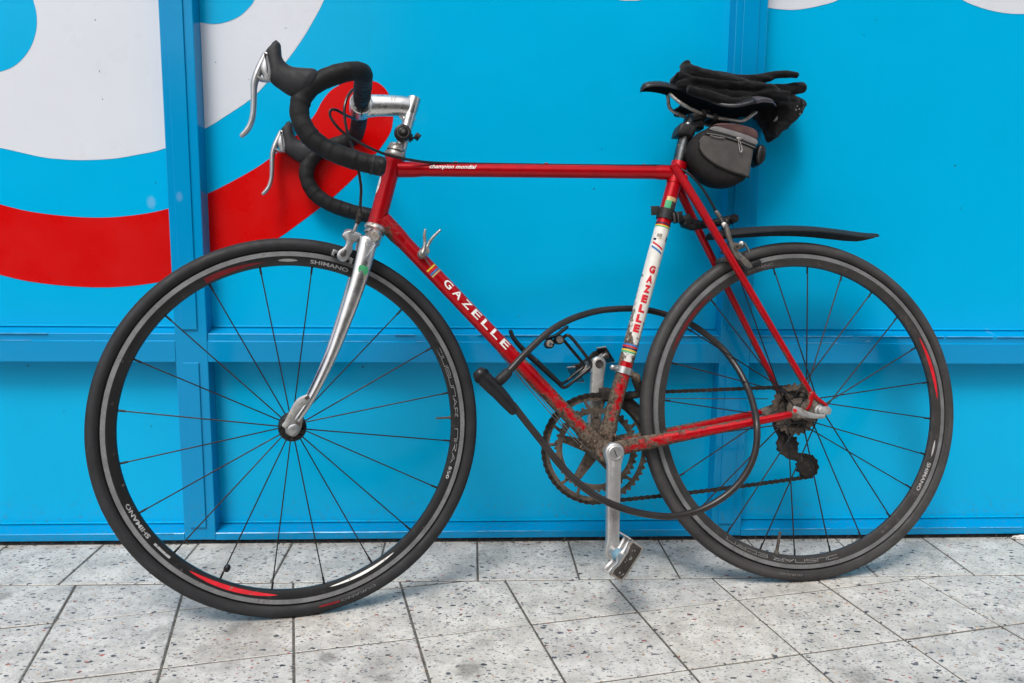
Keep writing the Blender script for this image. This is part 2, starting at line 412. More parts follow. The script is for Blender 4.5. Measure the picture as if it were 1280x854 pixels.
def sweep(mb, pts, rad, seg=12, n=8, closed=False, ref=(0, 1, 0), cap=True, mi=0, smooth=True, roundcap=True, twist=0.0):
    """tube along a path; rad = r or (r along ref side, r across) or a list of either"""
    P = catmull(pts, n, closed) if smooth else [Vector(p) for p in pts]
    N = len(P)
    T = []
    for i in range(N):
        a = P[i - 1] if (i > 0 or closed) else P[i]
        b = P[(i + 1) % N] if (i < N - 1 or closed) else P[i]
        T.append((b - a).normalized())
    side = Vector(ref); side = (side - T[0] * side.dot(T[0]))
    if side.length < 1e-4: side = Vector((1, 0, 0)) - T[0] * T[0].x
    side.normalize()
    rings = []
    vs = []
    for i in range(N):
        side = side - T[i] * side.dot(T[i]); side.normalize()
        oth = T[i].cross(side)
        r = interp(rad, i / (N - 1 if not closed else N))
        ra, rb = r if isinstance(r, tuple) else (r, r)
        ring = []
        for k in range(seg):
            a = 2 * PI * k / seg + twist
            vs.append(P[i] + side * (ra * math.cos(a)) + oth * (rb * math.sin(a)))
            ring.append(len(vs) - 1)
        rings.append(ring)
    fs = []
    for i in range(N if closed else N - 1):
        A, B = rings[i], rings[(i + 1) % N]
        for k in range(seg):
            fs.append((A[k], B[k], B[(k + 1) % seg], A[(k + 1) % seg]))
    if cap and not closed:
        for end, ring, t in ((0, rings[0], -T[0]), (1, rings[-1], T[-1])):
            c = sum((vs[i] for i in ring), Vector()) / seg
            rr = (vs[ring[0]] - c).length
            if roundcap:
                prev = ring
                for h, q in ((.38, .88), (.62, .62)):
                    new = []
                    for i in ring:
                        vs.append(c + (vs[i] - c) * q + t * rr * h); new.append(len(vs) - 1)
                    for k in range(seg):
                        f = (prev[k], new[k], new[(k + 1) % seg], prev[(k + 1) % seg])
                        fs.append(f if end else f[::-1])
                    prev = new
                fs.append(tuple(prev) if end == 0 else tuple(prev[::-1]))
            else:
                fs.append(tuple(ring) if end == 0 else tuple(ring[::-1]))
    # orientation: T x side frame gives inward order, flip
    fs = [f[::-1] for f in fs]
    mb.add(vs, fs, mi)
    return mb
def lathe(mb, prof, o, axis=(0, 1, 0), seg=32, mi=0, closed=False, start=0.0, span=2 * PI):
    """prof: (along axis, radius) list; mi may be a list, one per profile step"""
    ax = Vector(axis).normalized()
    u = Vector((0, 0, 1)) if abs(ax.z) < .9 else Vector((1, 0, 0))
    u = (u - ax * u.dot(ax)).normalized(); w = ax.cross(u)
    o = Vector(o)
    full = abs(span - 2 * PI) < 1e-6
    n = seg if full else seg + 1
    vs = []
    for k in range(n):
        a = start + span * k / seg
        d = u * math.cos(a) + w * math.sin(a)
        for (h, r) in prof: vs.append(o + ax * h + d * r)
    m = len(prof)
    steps = m if closed else m - 1
    base = len(mb.v)
    mb.v += [tuple(v) for v in vs]
    for k in range(seg):
        k2 = (k + 1) % n
        for j in range(steps):
            j2 = (j + 1) % m
            f = (k * m + j, k * m + j2, k2 * m + j2, k2 * m + j)
            pts = {tuple(round(c, 7) for c in vs[i]) for i in f}
            if len(pts) < 3: continue
            mb.f.append(tuple(i + base for i in f)); mb.mi.append(mi[j] if isinstance(mi, list) else mi)
    return mb
def offset_poly(pl, d):
    n = len(pl); out = []
    area = sum(pl[i][0] * pl[(i + 1) % n][1] - pl[(i + 1) % n][0] * pl[i][1] for i in range(n))
    s = 1 if area > 0 else -1
    for i in range(n):
        a, b, c = Vector(pl[i - 1]), Vector(pl[i]), Vector(pl[(i + 1) % n])
        e1 = (b - a); e2 = (c - b)
        if e1.length < 1e-9 or e2.length < 1e-9: out.append(tuple(b)); continue
        e1.normalize(); e2.normalize()
        n1 = Vector((-e1.y, e1.x)) * s; n2 = Vector((-e2.y, e2.x)) * s
        nn = n1 + n2
        if nn.length < 1e-6: nn = n1
        nn.normalize()
        k = d / max(.45, nn.dot(n1))
        out.append(tuple(b + nn * k))
    return out
def prism(mb, pl, y0, y1, bev=.001, mi=0, smooth=0, tr=None):
    """outline in the (x, z) plane extruded along y with rounded edges"""
    if smooth: pl = [(p.x, p.y) for p in catmull([Vector((a, b, 0)) for a, b in pl], smooth, True)]
    n = len(pl)
    bev = min(bev, abs(y1 - y0) * .45)
    layers = [(y0, offset_poly(pl, bev)), (y0 + bev * .3, offset_poly(pl, bev * .3)), (y0 + bev, pl), (y1 - bev, pl), (y1 - bev * .3, offset_poly(pl, bev * .3)), (y1, offset_poly(pl, bev))]
    vs = []
    for y, p in layers: vs += [Vector((a, y, b)) for a, b in p]
    if tr: vs = [tr @ v for v in vs]
    fs = []
    for L in range(len(layers) - 1):
        for i in range(n):
            j = (i + 1) % n
            fs.append((L * n + i, L * n + j, (L + 1) * n + j, (L + 1) * n + i))
    fs.append(tuple(range(n))[::-1]); fs.append(tuple((len(layers) - 1) * n + i for i in range(n)))
    mb.add(vs, fs, mi)
    return mb
def box(mb, c, s, bev=0.0, R=None, mi=0):
    hx, hy, hz = s[0] / 2, s[1] / 2, s[2] / 2
    tr = Matrix.Translation(Vector(c)) @ (R.to_4x4() if R is not None else Matrix.Identity(4))
    if bev <= 0:
        vs = [tr @ Vector((x, y, z)) for x in (-hx, hx) for y in (-hy, hy) for z in (-hz, hz)]
        mb.add(vs, [(0, 1, 3, 2), (4, 6, 7, 5), (0, 4, 5, 1), (2, 3, 7, 6), (0, 2, 6, 4), (1, 5, 7, 3)], mi)
        return mb
    prism(mb, [(-hx, -hz), (hx, -hz), (hx, hz), (-hx, hz)], -hy, hy, bev, mi, tr=tr)
    return mb
def rect(cx, cz, w, h, ang):
    ca, sa = math.cos(ang), math.sin(ang)
    return [(cx + x * ca - z * sa, cz + x * sa + z * ca) for x, z in ((-w / 2, -h / 2), (w / 2, -h / 2), (w / 2, h / 2), (-w / 2, h / 2))]
def loft(mb, A, Bq, W, s=1, K=20, n=5, e=.82, mi=0):
    """closed body through stations: top edge A, bottom edge B, half width W; mirrored for s = -1"""
    A = catmull(A, n); Bq = catmull(Bq, n); N = len(A); vs = []
    for i in range(N):
        c = (A[i] + Bq[i]) / 2; h = (A[i] - Bq[i]) / 2; w = interp(W, i / (N - 1))
        for k in range(K):
            a = 2 * PI * k / K; ca, sa = math.cos(a), math.sin(a)
            p = c + h * (abs(sa) ** e * (1 if sa >= 0 else -1)) + Vector((0, w * abs(ca) ** e * (1 if ca >= 0 else -1), 0))
            vs.append((p.x, p.y * s, p.z))
    fs = [(i * K + k, i * K + (k + 1) % K, (i + 1) * K + (k + 1) % K, (i + 1) * K + k) for i in range(N - 1) for k in range(K)]
    for base, dr_ in ((0, 0), ((N - 1) * K, 1)):
        c = sum((Vector(vs[base + k]) for k in range(K)), Vector()) / K
        o_ = len(vs)
        out = (c - sum((Vector(vs[(K * 2 if not dr_ else (N - 3) * K) + k]) for k in range(K)), Vector()) / K).normalized()
        wr = interp(W, 0.0 if not dr_ else 1.0)
        for k in range(K): vs.append(tuple(c + (Vector(vs[base + k]) - c) * .72 + out * wr * .38))
        vs.append(tuple(c + out * wr * .5))
        for k in range(K):
            fs.append((base + k, base + (k + 1) % K, o_ + (k + 1) % K, o_ + k)); fs.append((o_ + k, o_ + (k + 1) % K, o_ + K))
    mb.add(vs, fs, mi)
    return mb
def circle(cx, cz, r, n=24): return [(cx + r * math.cos(2 * PI * k / n), cz + r * math.sin(2 * PI * k / n)) for k in range(n)]

COL = scene.collection
def build(name, mb, mats, parent=None, xf=None, sharp=35, smooth=True, recalc=True):
    me = bpy.data.meshes.new(name)
    me.from_pydata(mb.v, [], mb.f)
    if not isinstance(mats, (list, tuple)): mats = [mats]
    for m in mats: me.materials.append(M[m] if isinstance(m, str) else m)
    me.polygons.foreach_set('material_index', mb.mi)
    if recalc:
        bm = bmesh.new(); bm.from_mesh(me)
        bmesh.ops.recalc_face_normals(bm, faces=bm.faces)
        bm.to_mesh(me); bm.free()
    if smooth:
        me.shade_smooth()
        me.set_sharp_from_angle(angle=math.radians(sharp))
    me.update()
    o = bpy.data.objects.new(name, me)
    COL.objects.link(o)
    if parent: o.parent = parent
    if xf is not None: o.matrix_local = xf
    return o
def tag(o, label=None, cat=None, group=None, kind=None):
    if label: o['label'] = label
    if cat: o['category'] = cat
    if group: o['group'] = group
    if kind: o['kind'] = kind
    return o
def empty(name, mat=None):
    e = bpy.data.objects.new(name, None)
    e.empty_display_size = .1
    COL.objects.link(e)
    if mat is not None: e.matrix_world = mat
    return e
def text2d(s, size, shear=0.0, bold=0.0, spacing=1.0):
    """flat triangles of a string, starting at x = 0, centred on y = 0"""
    cu = bpy.data.curves.new('lettering', 'FONT')
    cu.body = s; cu.size = size; cu.shear = shear; cu.offset = bold; cu.space_character = spacing
    cu.resolution_u = 3
    ob = bpy.data.objects.new('lettering', cu)
    COL.objects.link(ob)
    dg = bpy.context.evaluated_depsgraph_get()
    me = bpy.data.meshes.new_from_object(ob.evaluated_get(dg))
    bm = bmesh.new(); bm.from_mesh(me)
    bmesh.ops.triangulate(bm, faces=bm.faces)
    for _ in range(3):
        es = [e for e in bm.edges if e.calc_length() > size * .16]
        if not es: break
        bmesh.ops.subdivide_edges(bm, edges=es, cuts=1)
        bmesh.ops.triangulate(bm, faces=bm.faces)
    xs = [v.co.x for v in bm.verts]; ys = [v.co.y for v in bm.verts]
    x0, x1, y0, y1 = min(xs), max(xs), min(ys), max(ys)
    bm.verts.index_update()
    vs = [((v.co.x - x0), v.co.y - (y0 + y1) / 2) for v in bm.verts]
    fs = [tuple(v.index for v in f.verts) for f in bm.faces]
    bm.free(); bpy.data.objects.remove(ob); bpy.data.curves.remove(cu); bpy.data.meshes.remove(me)
    return vs, fs, (x1 - x0), (y1 - y0)
def text_map(mb, s, fn, length, height, mi=0, **kw):
    """fn(u, v) -> 3D; the string is stretched to length x height, u from 0, v centred"""
    vs, fs, w, h = text2d(s, .02, **kw)
    mb.add([fn(x / w * length, y / h * height) for x, y in vs], fs, mi)
    return mb

# ================================================================ THE GROUND
TH, GX, GY, TW = 0.21074, -0.48287, -0.50515, 0.2005     # the diagonal paving grid
BX, BW = 0.01332, 0.1992                                   # the border row along the wall
mb = MB()
mb.add([(-60, -60, -.012), (60, -60, -.012), (60, 40, -.012), (-60, 40, -.012)], [(0, 1, 2, 3)])
ground = tag(build('ground', mb, 'street_asphalt', smooth=False), kind='structure')
KY = -3.6
mb = MB()
mb.add([(-30, KY, -.0016), (30, KY, -.0016), (30, .5, -.0016), (-30, .5, -.0016)], [(0, 1, 2, 3)])
pavement = tag(build('pavement', mb, 'joint', smooth=False), kind='structure')
mb = MB(); box(mb, (0, KY - .08, -.06), (60, .15, .13), .012)
kerb = tag(build('kerb', mb, 'kerb_stone', sharp=30), kind='structure')
ground.location.z = -.10

def tile_mesh(pl, top):
    """a slab with a soft arris from an outline given counter-clockwise"""
    n = len(pl)
    inn = offset_poly(pl, .0011)
    vs = [(a, b, -.02) for a, b in pl] + [(a, b, top - .0011) for a, b in pl] + [(a, b, top) for a, b in inn]
    fs = [tuple(2 * n + i for i in range(n))]
    for L in (0, 1):
        for i in range(n):
            j = (i + 1) % n
            fs.append((L * n + i, L * n + j, (L + 1) * n + j, (L + 1) * n + i))
    return vs, fs
def clip(pl, yl):
    out = []
    for i in range(len(pl)):
        a, b = pl[i - 1], pl[i]
        ina, inb = a[1] <= yl, b[1] <= yl
        if ina != inb:
            t = (yl - a[1]) / (b[1] - a[1]); out.append((a[0] + (b[0] - a[0]) * t, yl))
        if inb: out.append(b)
    return out
J = .0021          # half of a joint
full = MB(); h = TW / 2 - J
vs, fs = tile_mesh([(-h, -h), (h, -h), (h, h), (-h, h)], 0.0); full.add(vs, fs)
tile0 = None; border0 = None
bmb = MB(); hb = .1 - J
vs, fs = tile_mesh([(-hb, -(BW / 2 - J)), (hb, -(BW / 2 - J)), (hb, BW / 2 - J), (-hb, BW / 2 - J)], 0.0); bmb.add(vs, fs)
tiles_near, tiles_far = [], MB()
for k in range(-150, 150):
    cx = BX + k * .2 + .1; cy = -BW / 2
    z = random.uniform(-.0005, .0005)
    if -9 <= k <= 8:
        if border0 is None:
            border0 = build('tile', bmb, 'terrazzo', pavement, smooth=False); o = border0
        else:
            o = border0.copy(); COL.objects.link(o); o.parent = pavement
        o.location = (cx, cy, z); o.rotation_euler = (random.uniform(-.002, .002), random.uniform(-.002, .002), 0)
    else:
        vs, fs = tile_mesh([(cx - hb, cy - BW / 2 + J), (cx + hb, cy - BW / 2 + J), (cx + hb, cy + BW / 2 - J), (cx - hb, cy + BW / 2 - J)], z)
        tiles_far.add(vs, fs)
ct, sn = math.cos(TH), math.sin(TH)
count = 0
for i in range(-150, 150):
    for j in range(-45, 40):
        cx = GX + TW * ((i + .5) * ct - (j + .5) * sn); cy = GY + TW * ((i + .5) * sn + (j + .5) * ct)
        if not (KY - .2 < cy < 0 and -25 < cx < 25): continue
        pl = [(cx + x * ct - y * sn, cy + x * sn + y * ct) for x, y in ((-h, -h), (h, -h), (h, h), (-h, h))]
        if all(p[1] > -BW - J for p in pl): continue
        cut = any(p[1] > -BW - J for p in pl)
        if any(p[1] < KY for p in pl):
            pl = [(x, max(y, KY + .002)) for x, y in pl]
            if cy < KY - .06: continue
            far = True
        else: far = False
        near = abs(cx) < 1.75 and cy > -2.0 and not far
        z = random.uniform(-.0007, .0007)
        if cut: pl = clip(pl, -BW - J)
        if len(pl) < 3: continue
        if near and cut:
            m2 = MB(); vs, fs = tile_mesh(pl, z); m2.add(vs, fs)
            build('tile', m2, 'terrazzo', pavement, smooth=False); count += 1
        elif near:
            if tile0 is None:
                tile0 = build('tile', full, 'terrazzo', pavement, smooth=False); o = tile0
            else:
                o = tile0.copy(); COL.objects.link(o); o.parent = pavement
            o.location = (cx, cy, z); o.rotation_euler = (random.uniform(-.002, .002), random.uniform(-.002, .002), TH); count += 1
        else:
            vs, fs = tile_mesh(pl, z); tiles_far.add(vs, fs)
tag(build('tile', tiles_far, 'terrazzo', pavement, smooth=False), kind='stuff')
print('tiles', count)

# ================================================================ THE SHOPFRONT
shop = empty('shopfront', Matrix.Translation((0, 0, 0)))
tag(shop, 'blue painted panelled shopfront with white and red printed film', 'shopfront')
RC = .043          # how far the panels sit back
P1L, P1R = -.6160, -.5500       # the left post in view
P2L, P2R = .5320, .5975         # the right post
PITCH = P2L - P1L
posts = [(P1L + PITCH * k, P1R + PITCH * k + (0 if k < 1 else -.0005)) for k in (-2, -1)] + [(P1L, P1R), (P2L, P2R)] + [(P2L + PITCH * k, P2R + PITCH * k) for k in (1, 2)]
TOP = 2.45
RB, RT = .3975, .4565           # mid rail, bottom and top of its face
SB, ST = .008, .0235            # sill
for (a, b) in posts:
    mb = MB()
    # the post is one flat timber with a thin planted bead down both sides
    box(mb, ((a + b) / 2, .03, TOP / 2 + .004), (b - a, .06, TOP - .008), .0016)
    o = build('post', mb, 'frame_blue', shop, sharp=8)
    mb = MB()
    box(mb, ((a + b) / 2 - .002, -.0018, (RT + TOP) / 2 + .004), ((b - a) * .50, .0036, TOP - RT - .01), .0012)
    build('bead', mb, 'frame_blue', o, sharp=8)
    mb = MB()
    box(mb, ((a + b) / 2 - .002, -.0018, (RB + .035) / 2), ((b - a) * .50, .0036, RB - .038), .0012)
    build('bead', mb, 'frame_blue', o, sharp=8)
bays = [(posts[i][1], posts[i + 1][0]) for i in range(len(posts) - 1)]
def sill_prism(mb, x0, x1, z0, z1, rise, mi=0, depth=RC, lip=.0):
    """rail or sill with a bevelled weathering on top: profile in (y, z) swept along x"""
    prof = [(0.0, z0), (0.0, z1 - .0014), (.0012, z1), (depth + .004, z1 + rise), (depth + .012, z1 + rise), (depth + .012, z0)]
    if lip: prof = [(0.0, z0), (0.0, z1 - .0165), (.0032, z1 - .0145), (.0032, z1 - .0012), (.0042, z1), (depth + .004, z1 + rise), (depth + .012, z1 + rise), (depth + .012, z0)]
    n = len(prof)
    mb.add([(x0, y, z) for y, z in prof] + [(x1, y, z) for y, z in prof], [(i, (i + 1) % n, n + (i + 1) % n, n + i) for i in range(n)] + [tuple(range(n)), tuple(range(2 * n - 1, n - 1, -1))], mi)
for k, (a, b) in enumerate(bays):
    e = .0004
    mb = MB(); sill_prism(mb, a + e, b - e, RB, RT, .0085, lip=1)
    build('rail', mb, 'frame_blue', shop, sharp=8)
    mb = MB(); sill_prism(mb, a + e, b - e, SB, ST, .006)
    build('sill', mb, 'frame_blue', shop, sharp=8)
    mb = MB(); box(mb, ((a + b) / 2, .028, TOP - .06), (b - a - .001, .05, .12), .002)
    build('rail', mb, 'frame_blue', shop, sharp=8)
    mb = MB(); box(mb, ((a + b) / 2, RC + .008, (RT + .0075 + TOP - .12) / 2), (b - a + .01, .016, TOP - .12 - RT - .0075 - .001), 0)
    up = build('panel', mb, 'panel_blue', shop, smooth=False)
    mb = MB(); box(mb, ((a + b) / 2, RC + .008, (ST + .006 + RB) / 2), (b - a + .01, .016, RB - ST - .007), 0)
    build('panel', mb, 'panel_blue', shop, smooth=False)
    # thin glazing fillets between panel and frame, a little proud of the panel
    mb = MB()
    sgn = .0028
    box(mb, ((a + b) / 2, RC - .0014, RT + .0105), (b - a - .006, .0028, .0035), .0009)
    box(mb, ((a + b) / 2, RC - .0014, ST + .0085), (b - a - .006, .0028, .0035), .0009)
    build('fillet', mb, 'panel_blue', shop, sharp=8)
    bays[k] = (a, b, up)
# plinth: dirty strip, shade of the gap under the sill put into its colour
mb = MB(); box(mb, (0, .03, .002), (7.0, .052, .010), 0)
build('gap_strip', mb, 'gap_dark', shop, smooth=False)
mb = MB(); box(mb, (0, .16, 1.6), (7.0, .18, 3.2), 0)
build('wall', mb, 'far_trim', shop, smooth=False)
# ---- printed film on the panels
FY = RC - .0004
def film(outline, mat, bay, name='printed_shape', th=.0003, layer=0):
    a, b, up = bays[bay]
    a += .0006; b -= .0006
    pl = [(p[0], p[2]) for p in outline]
    # clip to the bay
    def cl(pl, f, inter):
        out = []
        for i in range(len(pl)):
            p, q = pl[i - 1], pl[i]
            if f(p) != f(q): out.append(inter(p, q))
            if f(q): out.append(q)
        return out
    pl = cl(pl, lambda p: p[0] >= a, lambda p, q: (a, p[1] + (q[1] - p[1]) * (a - p[0]) / (q[0] - p[0])))
    pl = cl(pl, lambda p: p[0] <= b, lambda p, q: (b, p[1] + (q[1] - p[1]) * (b - p[0]) / (q[0] - p[0])))
    zt = TOP - .125
    pl = cl(pl, lambda p: p[1] <= zt, lambda p, q: (p[0] + (q[0] - p[0]) * (zt - p[1]) / (q[1] - p[1]), zt))
    y0 = RC - .0006 * (layer + 1); y1 = RC + .0002
    n = len(pl)
    mb = MB()
    mb.add([(x, y0, z) for x, z in pl] + [(x, y1, z) for x, z in pl], [tuple(range(n))] + [(i, (i + 1) % n, n + (i + 1) % n, n + i) for i in range(n)])
    bm_o = build(name, mb, mat, up, smooth=False)
    bm = bmesh.new(); bm.from_mesh(bm_o.data)
    bmesh.ops.triangulate(bm, faces=[f for f in bm.faces if len(f.verts) > 4])
    bm.to_mesh(bm_o.data); bm.free()
    return bm_o
def sm(pts, n=8): return [tuple(p) for p in catmull(pts, n)]
def up(p, z): return (p[0], p[1], z)
# big white letter: outer edge runs from the far left up to the right behind the handlebar
outerA = sm([(-1.3484, 0.0430, 1.0199), (-1.2662, 0.0430, 0.9291), (-1.1476, 0.0430, 0.8717), (-1.0557, 0.0430, 0.8462), (-0.9621, 0.0430, 0.8317), (-0.8838, 0.0430, 0.8152), (-0.8442, 0.0430, 0.8109), (-0.7994, 0.0430, 0.8095), (-0.7398, 0.0430, 0.8130), (-0.6910, 0.0430, 0.8214), (-0.6305, 0.0430, 0.8361), (-0.5462, 0.0430, 0.8778), (-0.5097, 0.0430, 0.8999), (-0.4533, 0.0430, 0.9375), (-0.4166, 0.0430, 0.9738), (-0.3803, 0.0430, 1.0123), (-0.3498, 0.0430, 1.0521), (-0.3273, 0.0430, 1.0868), (-0.3011, 0.0430, 1.1338), (-0.2725, 0.0430, 1.2035), (-0.2578, 0.0430, 1.3022)])
film(outerA + [up(outerA[-1], 2.2), up(outerA[0], 2.2)], 'film_white', 2)
film(outerA + [up(outerA[-1], 2.2), up(outerA[0], 2.2)], 'film_white', 1)
holeL = sm([(-1.0503, 0.0430, 1.1774), (-1.0615, 0.0430, 1.1018), (-1.0428, 0.0430, 1.0336), (-1.0089, 0.0430, 0.9926), (-0.9694, 0.0430, 0.9794), (-0.9343, 0.0430, 0.9871), (-0.9097, 0.0430, 1.0023), (-0.8874, 0.0430, 1.0290), (-0.8742, 0.0430, 1.0600), (-0.8704, 0.0430, 1.0877), (-0.8735, 0.0430, 1.1135), (-0.8849, 0.0430, 1.1482), (-0.9190, 0.0430, 1.1880), (-0.9790, 0.0430, 1.2060), (-1.0257, 0.0430, 1.1959)], 6)
film(holeL, 'panel_blue', 1, layer=1)
holeM = sm([(-0.6381, 0.0430, 1.2173), (-0.6192, 0.0430, 1.1268), (-0.5891, 0.0430, 1.0967), (-0.5453, 0.0430, 1.0846), (-0.5184, 0.0430, 1.0828), (-0.4943, 0.0430, 1.0879), (-0.4700, 0.0430, 1.0993), (-0.4519, 0.0430, 1.1151), (-0.4402, 0.0430, 1.1307), (-0.4227, 0.0430, 1.1771), (-0.4297, 0.0430, 1.2526), (-0.4934, 0.0430, 1.3108), (-0.5876, 0.0430, 1.2934)], 6)
film(holeM, 'panel_blue', 2, layer=1)
# the red swoosh under it
topE = sm([(-1.3675, 0.0430, 0.8495), (-1.1568, 0.0430, 0.7731), (-0.9709, 0.0430, 0.7181), (-0.8919, 0.0430, 0.7011), (-0.7955, 0.0430, 0.6931), (-0.7141, 0.0430, 0.6972), (-0.6318, 0.0430, 0.7129), (-0.5469, 0.0430, 0.7458), (-0.4678, 0.0430, 0.7868), (-0.4201, 0.0430, 0.8176), (-0.3687, 0.0430, 0.8609), (-0.3282, 0.0430, 0.9036), (-0.3097, 0.0430, 0.9343), (-0.2913, 0.0430, 0.9562), (-0.2661, 0.0430, 0.9711), (-0.2363, 0.0430, 0.9786), (-0.2053, 0.0430, 0.9768), (-0.1874, 0.0430, 0.9691), (-0.1733, 0.0430, 0.9518), (-0.1649, 0.0430, 0.9255), (-0.1652, 0.0430, 0.8958), (-0.1743, 0.0430, 0.8673), (-0.2074, 0.0430, 0.8229), (-0.2495, 0.0430, 0.7785), (-0.2977, 0.0430, 0.7348), (-0.3272, 0.0430, 0.7121), (-0.3645, 0.0430, 0.6843), (-0.4052, 0.0430, 0.6556), (-0.4712, 0.0430, 0.6182), (-0.5520, 0.0430, 0.5873), (-0.6341, 0.0430, 0.5649), (-0.7223, 0.0430, 0.5511), (-0.8046, 0.0430, 0.5486), (-0.9021, 0.0430, 0.5566), (-0.9821, 0.0430, 0.5733), (-1.1705, 0.0430, 0.6271), (-1.3827, 0.0430, 0.7143)])
film(topE, 'film_red', 2)
film(topE, 'film_red', 1)
def arcfilm(pts, bay):
    o = sm(pts, 8)
    film([up(o[0], 2.2)] + o + [up(o[-1], 2.2)], 'film_white', bay)
arcfilm([(0.4393, 0.0430, 1.2439), (0.5176, 0.0430, 1.1708), (0.5606, 0.0430, 1.1497), (0.6063, 0.0430, 1.1394), (0.6423, 0.0430, 1.1357), (0.6761, 0.0430, 1.1364), (0.7197, 0.0430, 1.1447), (0.7628, 0.0430, 1.1590), (0.8113, 0.0430, 1.1933), (0.8576, 0.0430, 1.2541)], 3)
arcfilm([(0.9254, 0.0430, 1.2558), (0.9823, 0.0430, 1.1909), (1.0243, 0.0430, 1.1632), (1.0672, 0.0430, 1.1481), (1.1143, 0.0430, 1.1392), (1.1601, 0.0430, 1.1381), (1.2117, 0.0430, 1.1448), (1.2701, 0.0430, 1.1686), (1.3564, 0.0430, 1.2505)], 3)
arcfilm([(0.1598, 0.0430, 1.2523), (0.2267, 0.0430, 1.1845), (0.2853, 0.0430, 1.1515), (0.3219, 0.0430, 1.1462), (0.3598, 0.0430, 1.1532), (0.4248, 0.0430, 1.1938), (0.4718, 0.0430, 1.2601)], 2)
# scraped bright edges along the ledges
random.seed(3)
for bay, (a, b, _) in enumerate(bays):
    if bay not in (1, 2, 3): continue
    x = a + .01
    while x < b - .03:
        w = random.uniform(.02, .16)
        if random.random() < .62:
            x1 = min(x + w, b - .004)
            hgt = random.uniform(.0007, .0014)
            mb = MB(); box(mb, ((x + x1) / 2, .0018, RT - .0004), (x1 - x, .0042, hgt), .0004); build('worn_edge', mb, 'edge_light', shop)
        if random.random() < .5:
            x1 = min(x + w * .7, b - .004)
            mb = MB(); box(mb, ((x + x1) / 2, .0012, RT - .0150), (x1 - x, .003, random.uniform(.0007, .0012)), .0003); build('worn_edge', mb, 'edge_light', shop)
        if random.random() < .4:
            x1 = min(x + w * .8, b - .004)
            mb = MB(); box(mb, ((x + x1) / 2, .0002, ST - .0008), (x1 - x, .003, random.uniform(.0006, .0010)), .0003); build('worn_edge', mb, 'edge_light', shop)
        x += w * 1.1

# ================================================================ across the street
far = empty('brick_building', Matrix.Translation((0, -17, 0)))
tag(far, 'tall brown brick building across the street facing the blue shopfront', 'building')
def facade(x0, x1, H, floors, parent):
    mb = MB(); box(mb, ((x0 + x1) / 2, -4, H / 2 - .1), (x1 - x0, 8, H), 0)
    build('wall', mb, 'far_brick', parent, smooth=False)
    mb = MB(); box(mb, ((x0 + x1) / 2, .1, H - .25), (x1 - x0, .3, .5), .03)
    build('cornice', mb, 'far_trim', parent)
    n = int((x1 - x0) / 2.6); w = (x1 - x0) / n
    fh = (H - .6) / floors
    for f in range(floors):
        for k in range(n):
            cx = x0 + w * (k + .5); cz = fh * (f + .5)
            mb = MB(); box(mb, (cx, .03, cz), (w * .5, .1, fh * .58), 0)
            fr = build('window', mb, 'far_trim', parent, smooth=False)
            mb = MB(); box(mb, (cx, .07, cz), (w * .43, .06, fh * .50), 0)
            build('pane', mb, 'far_glass', fr, smooth=False)
facade(-2.0, 30.0, 12.0, 3, far)
far2 = empty('low_building', Matrix.Translation((0, -17, 0)))
tag(far2, 'low brick building across the street beside the tall one', 'building')
facade(-30.0, -2.1, 3.7, 1, far2)

# ================================================================ THE BICYCLE
BIKE = Matrix([[-0.991694, 0.126123, -0.025226, 0.664700], [-0.128621, -0.972434, 0.194497, -0.215300], [0.000000, 0.196126, 0.980579, 0.000000], [0.000000, 0.000000, 0.000000, 1.000000]])
FORK = Matrix([[0.995790, -0.091658, -0.001173, 0.004301], [0.091658, 0.995463, 0.025529, -0.093645], [-0.001173, -0.025529, 0.999673, 0.001198], [0.000000, 0.000000, 0.000000, 1.000000]])
BARS = Matrix([[0.999177, -0.040558, -0.000229, 0.000841], [0.040558, 0.999113, 0.011296, -0.041437], [-0.000229, -0.011296, 0.999936, 0.000234], [0.000000, 0.000000, 0.000000, 1.000000]])
WB, R = 0.98384, .336
bike = empty('bicycle', BIKE)
tag(bike, 'red racing bicycle with white seat tube and drop handlebar leaning on the blue shopfront', 'bicycle')
I4 = Matrix.Identity(4)
def ring(cx, r, th, y=0.0): return Vector((cx + r * math.cos(th), y, R + r * math.sin(th)))

# ---------------------------------------------------------------- wheels
def rim_surface(cx, th, v, lift=.0003):
    """v 0..1 across the aero flank, inner edge to brake track"""
    r = .2885 + v * (.3010 - .2885); y = .0052 + v * (.0097 - .0052)
    return ring(cx, r, th, y + lift)
def wheel(cx, xf, tyre_m, black, nsp, th0, rear):
    mb = MB()
    prof = [(-.0052, .2882), (-.0097, .3010), (-.0097, .3020), (-.0090, .3024), (-.0097, .3028), (-.0097, .3105), (-.0080, .3112), (.0080, .3112), (.0097, .3105), (.0097, .3028), (.0090, .3024), (.0097, .3020), (.0097, .3010), (.0052, .2882), (.0030, .2868), (-.0030, .2868)]
    mi = [0, 0, 2, 2, 1, 1, 1, 1, 1, 2, 2, 0, 0, 0, 0, 0]
    lathe(mb, prof, (cx, 0, R), seg=160, mi=mi, closed=True)
    w = build('wheel', mb, [black, 'brake_track', 'rim_groove'], bike, xf, sharp=28)
    mb = MB()
    n = 20
    prof = []
    for k in range(n):
        a = 2 * PI * k / n
        rr = .0126
        # slightly flattened tread, narrow bead
        prof.append((rr * math.sin(a) * 1.0, .3236 + rr * math.cos(a)))
    lathe(mb, prof, (cx, 0, R), seg=160, closed=True)
    t = build('tyre', mb, tyre_m, w, sharp=60)
    return w
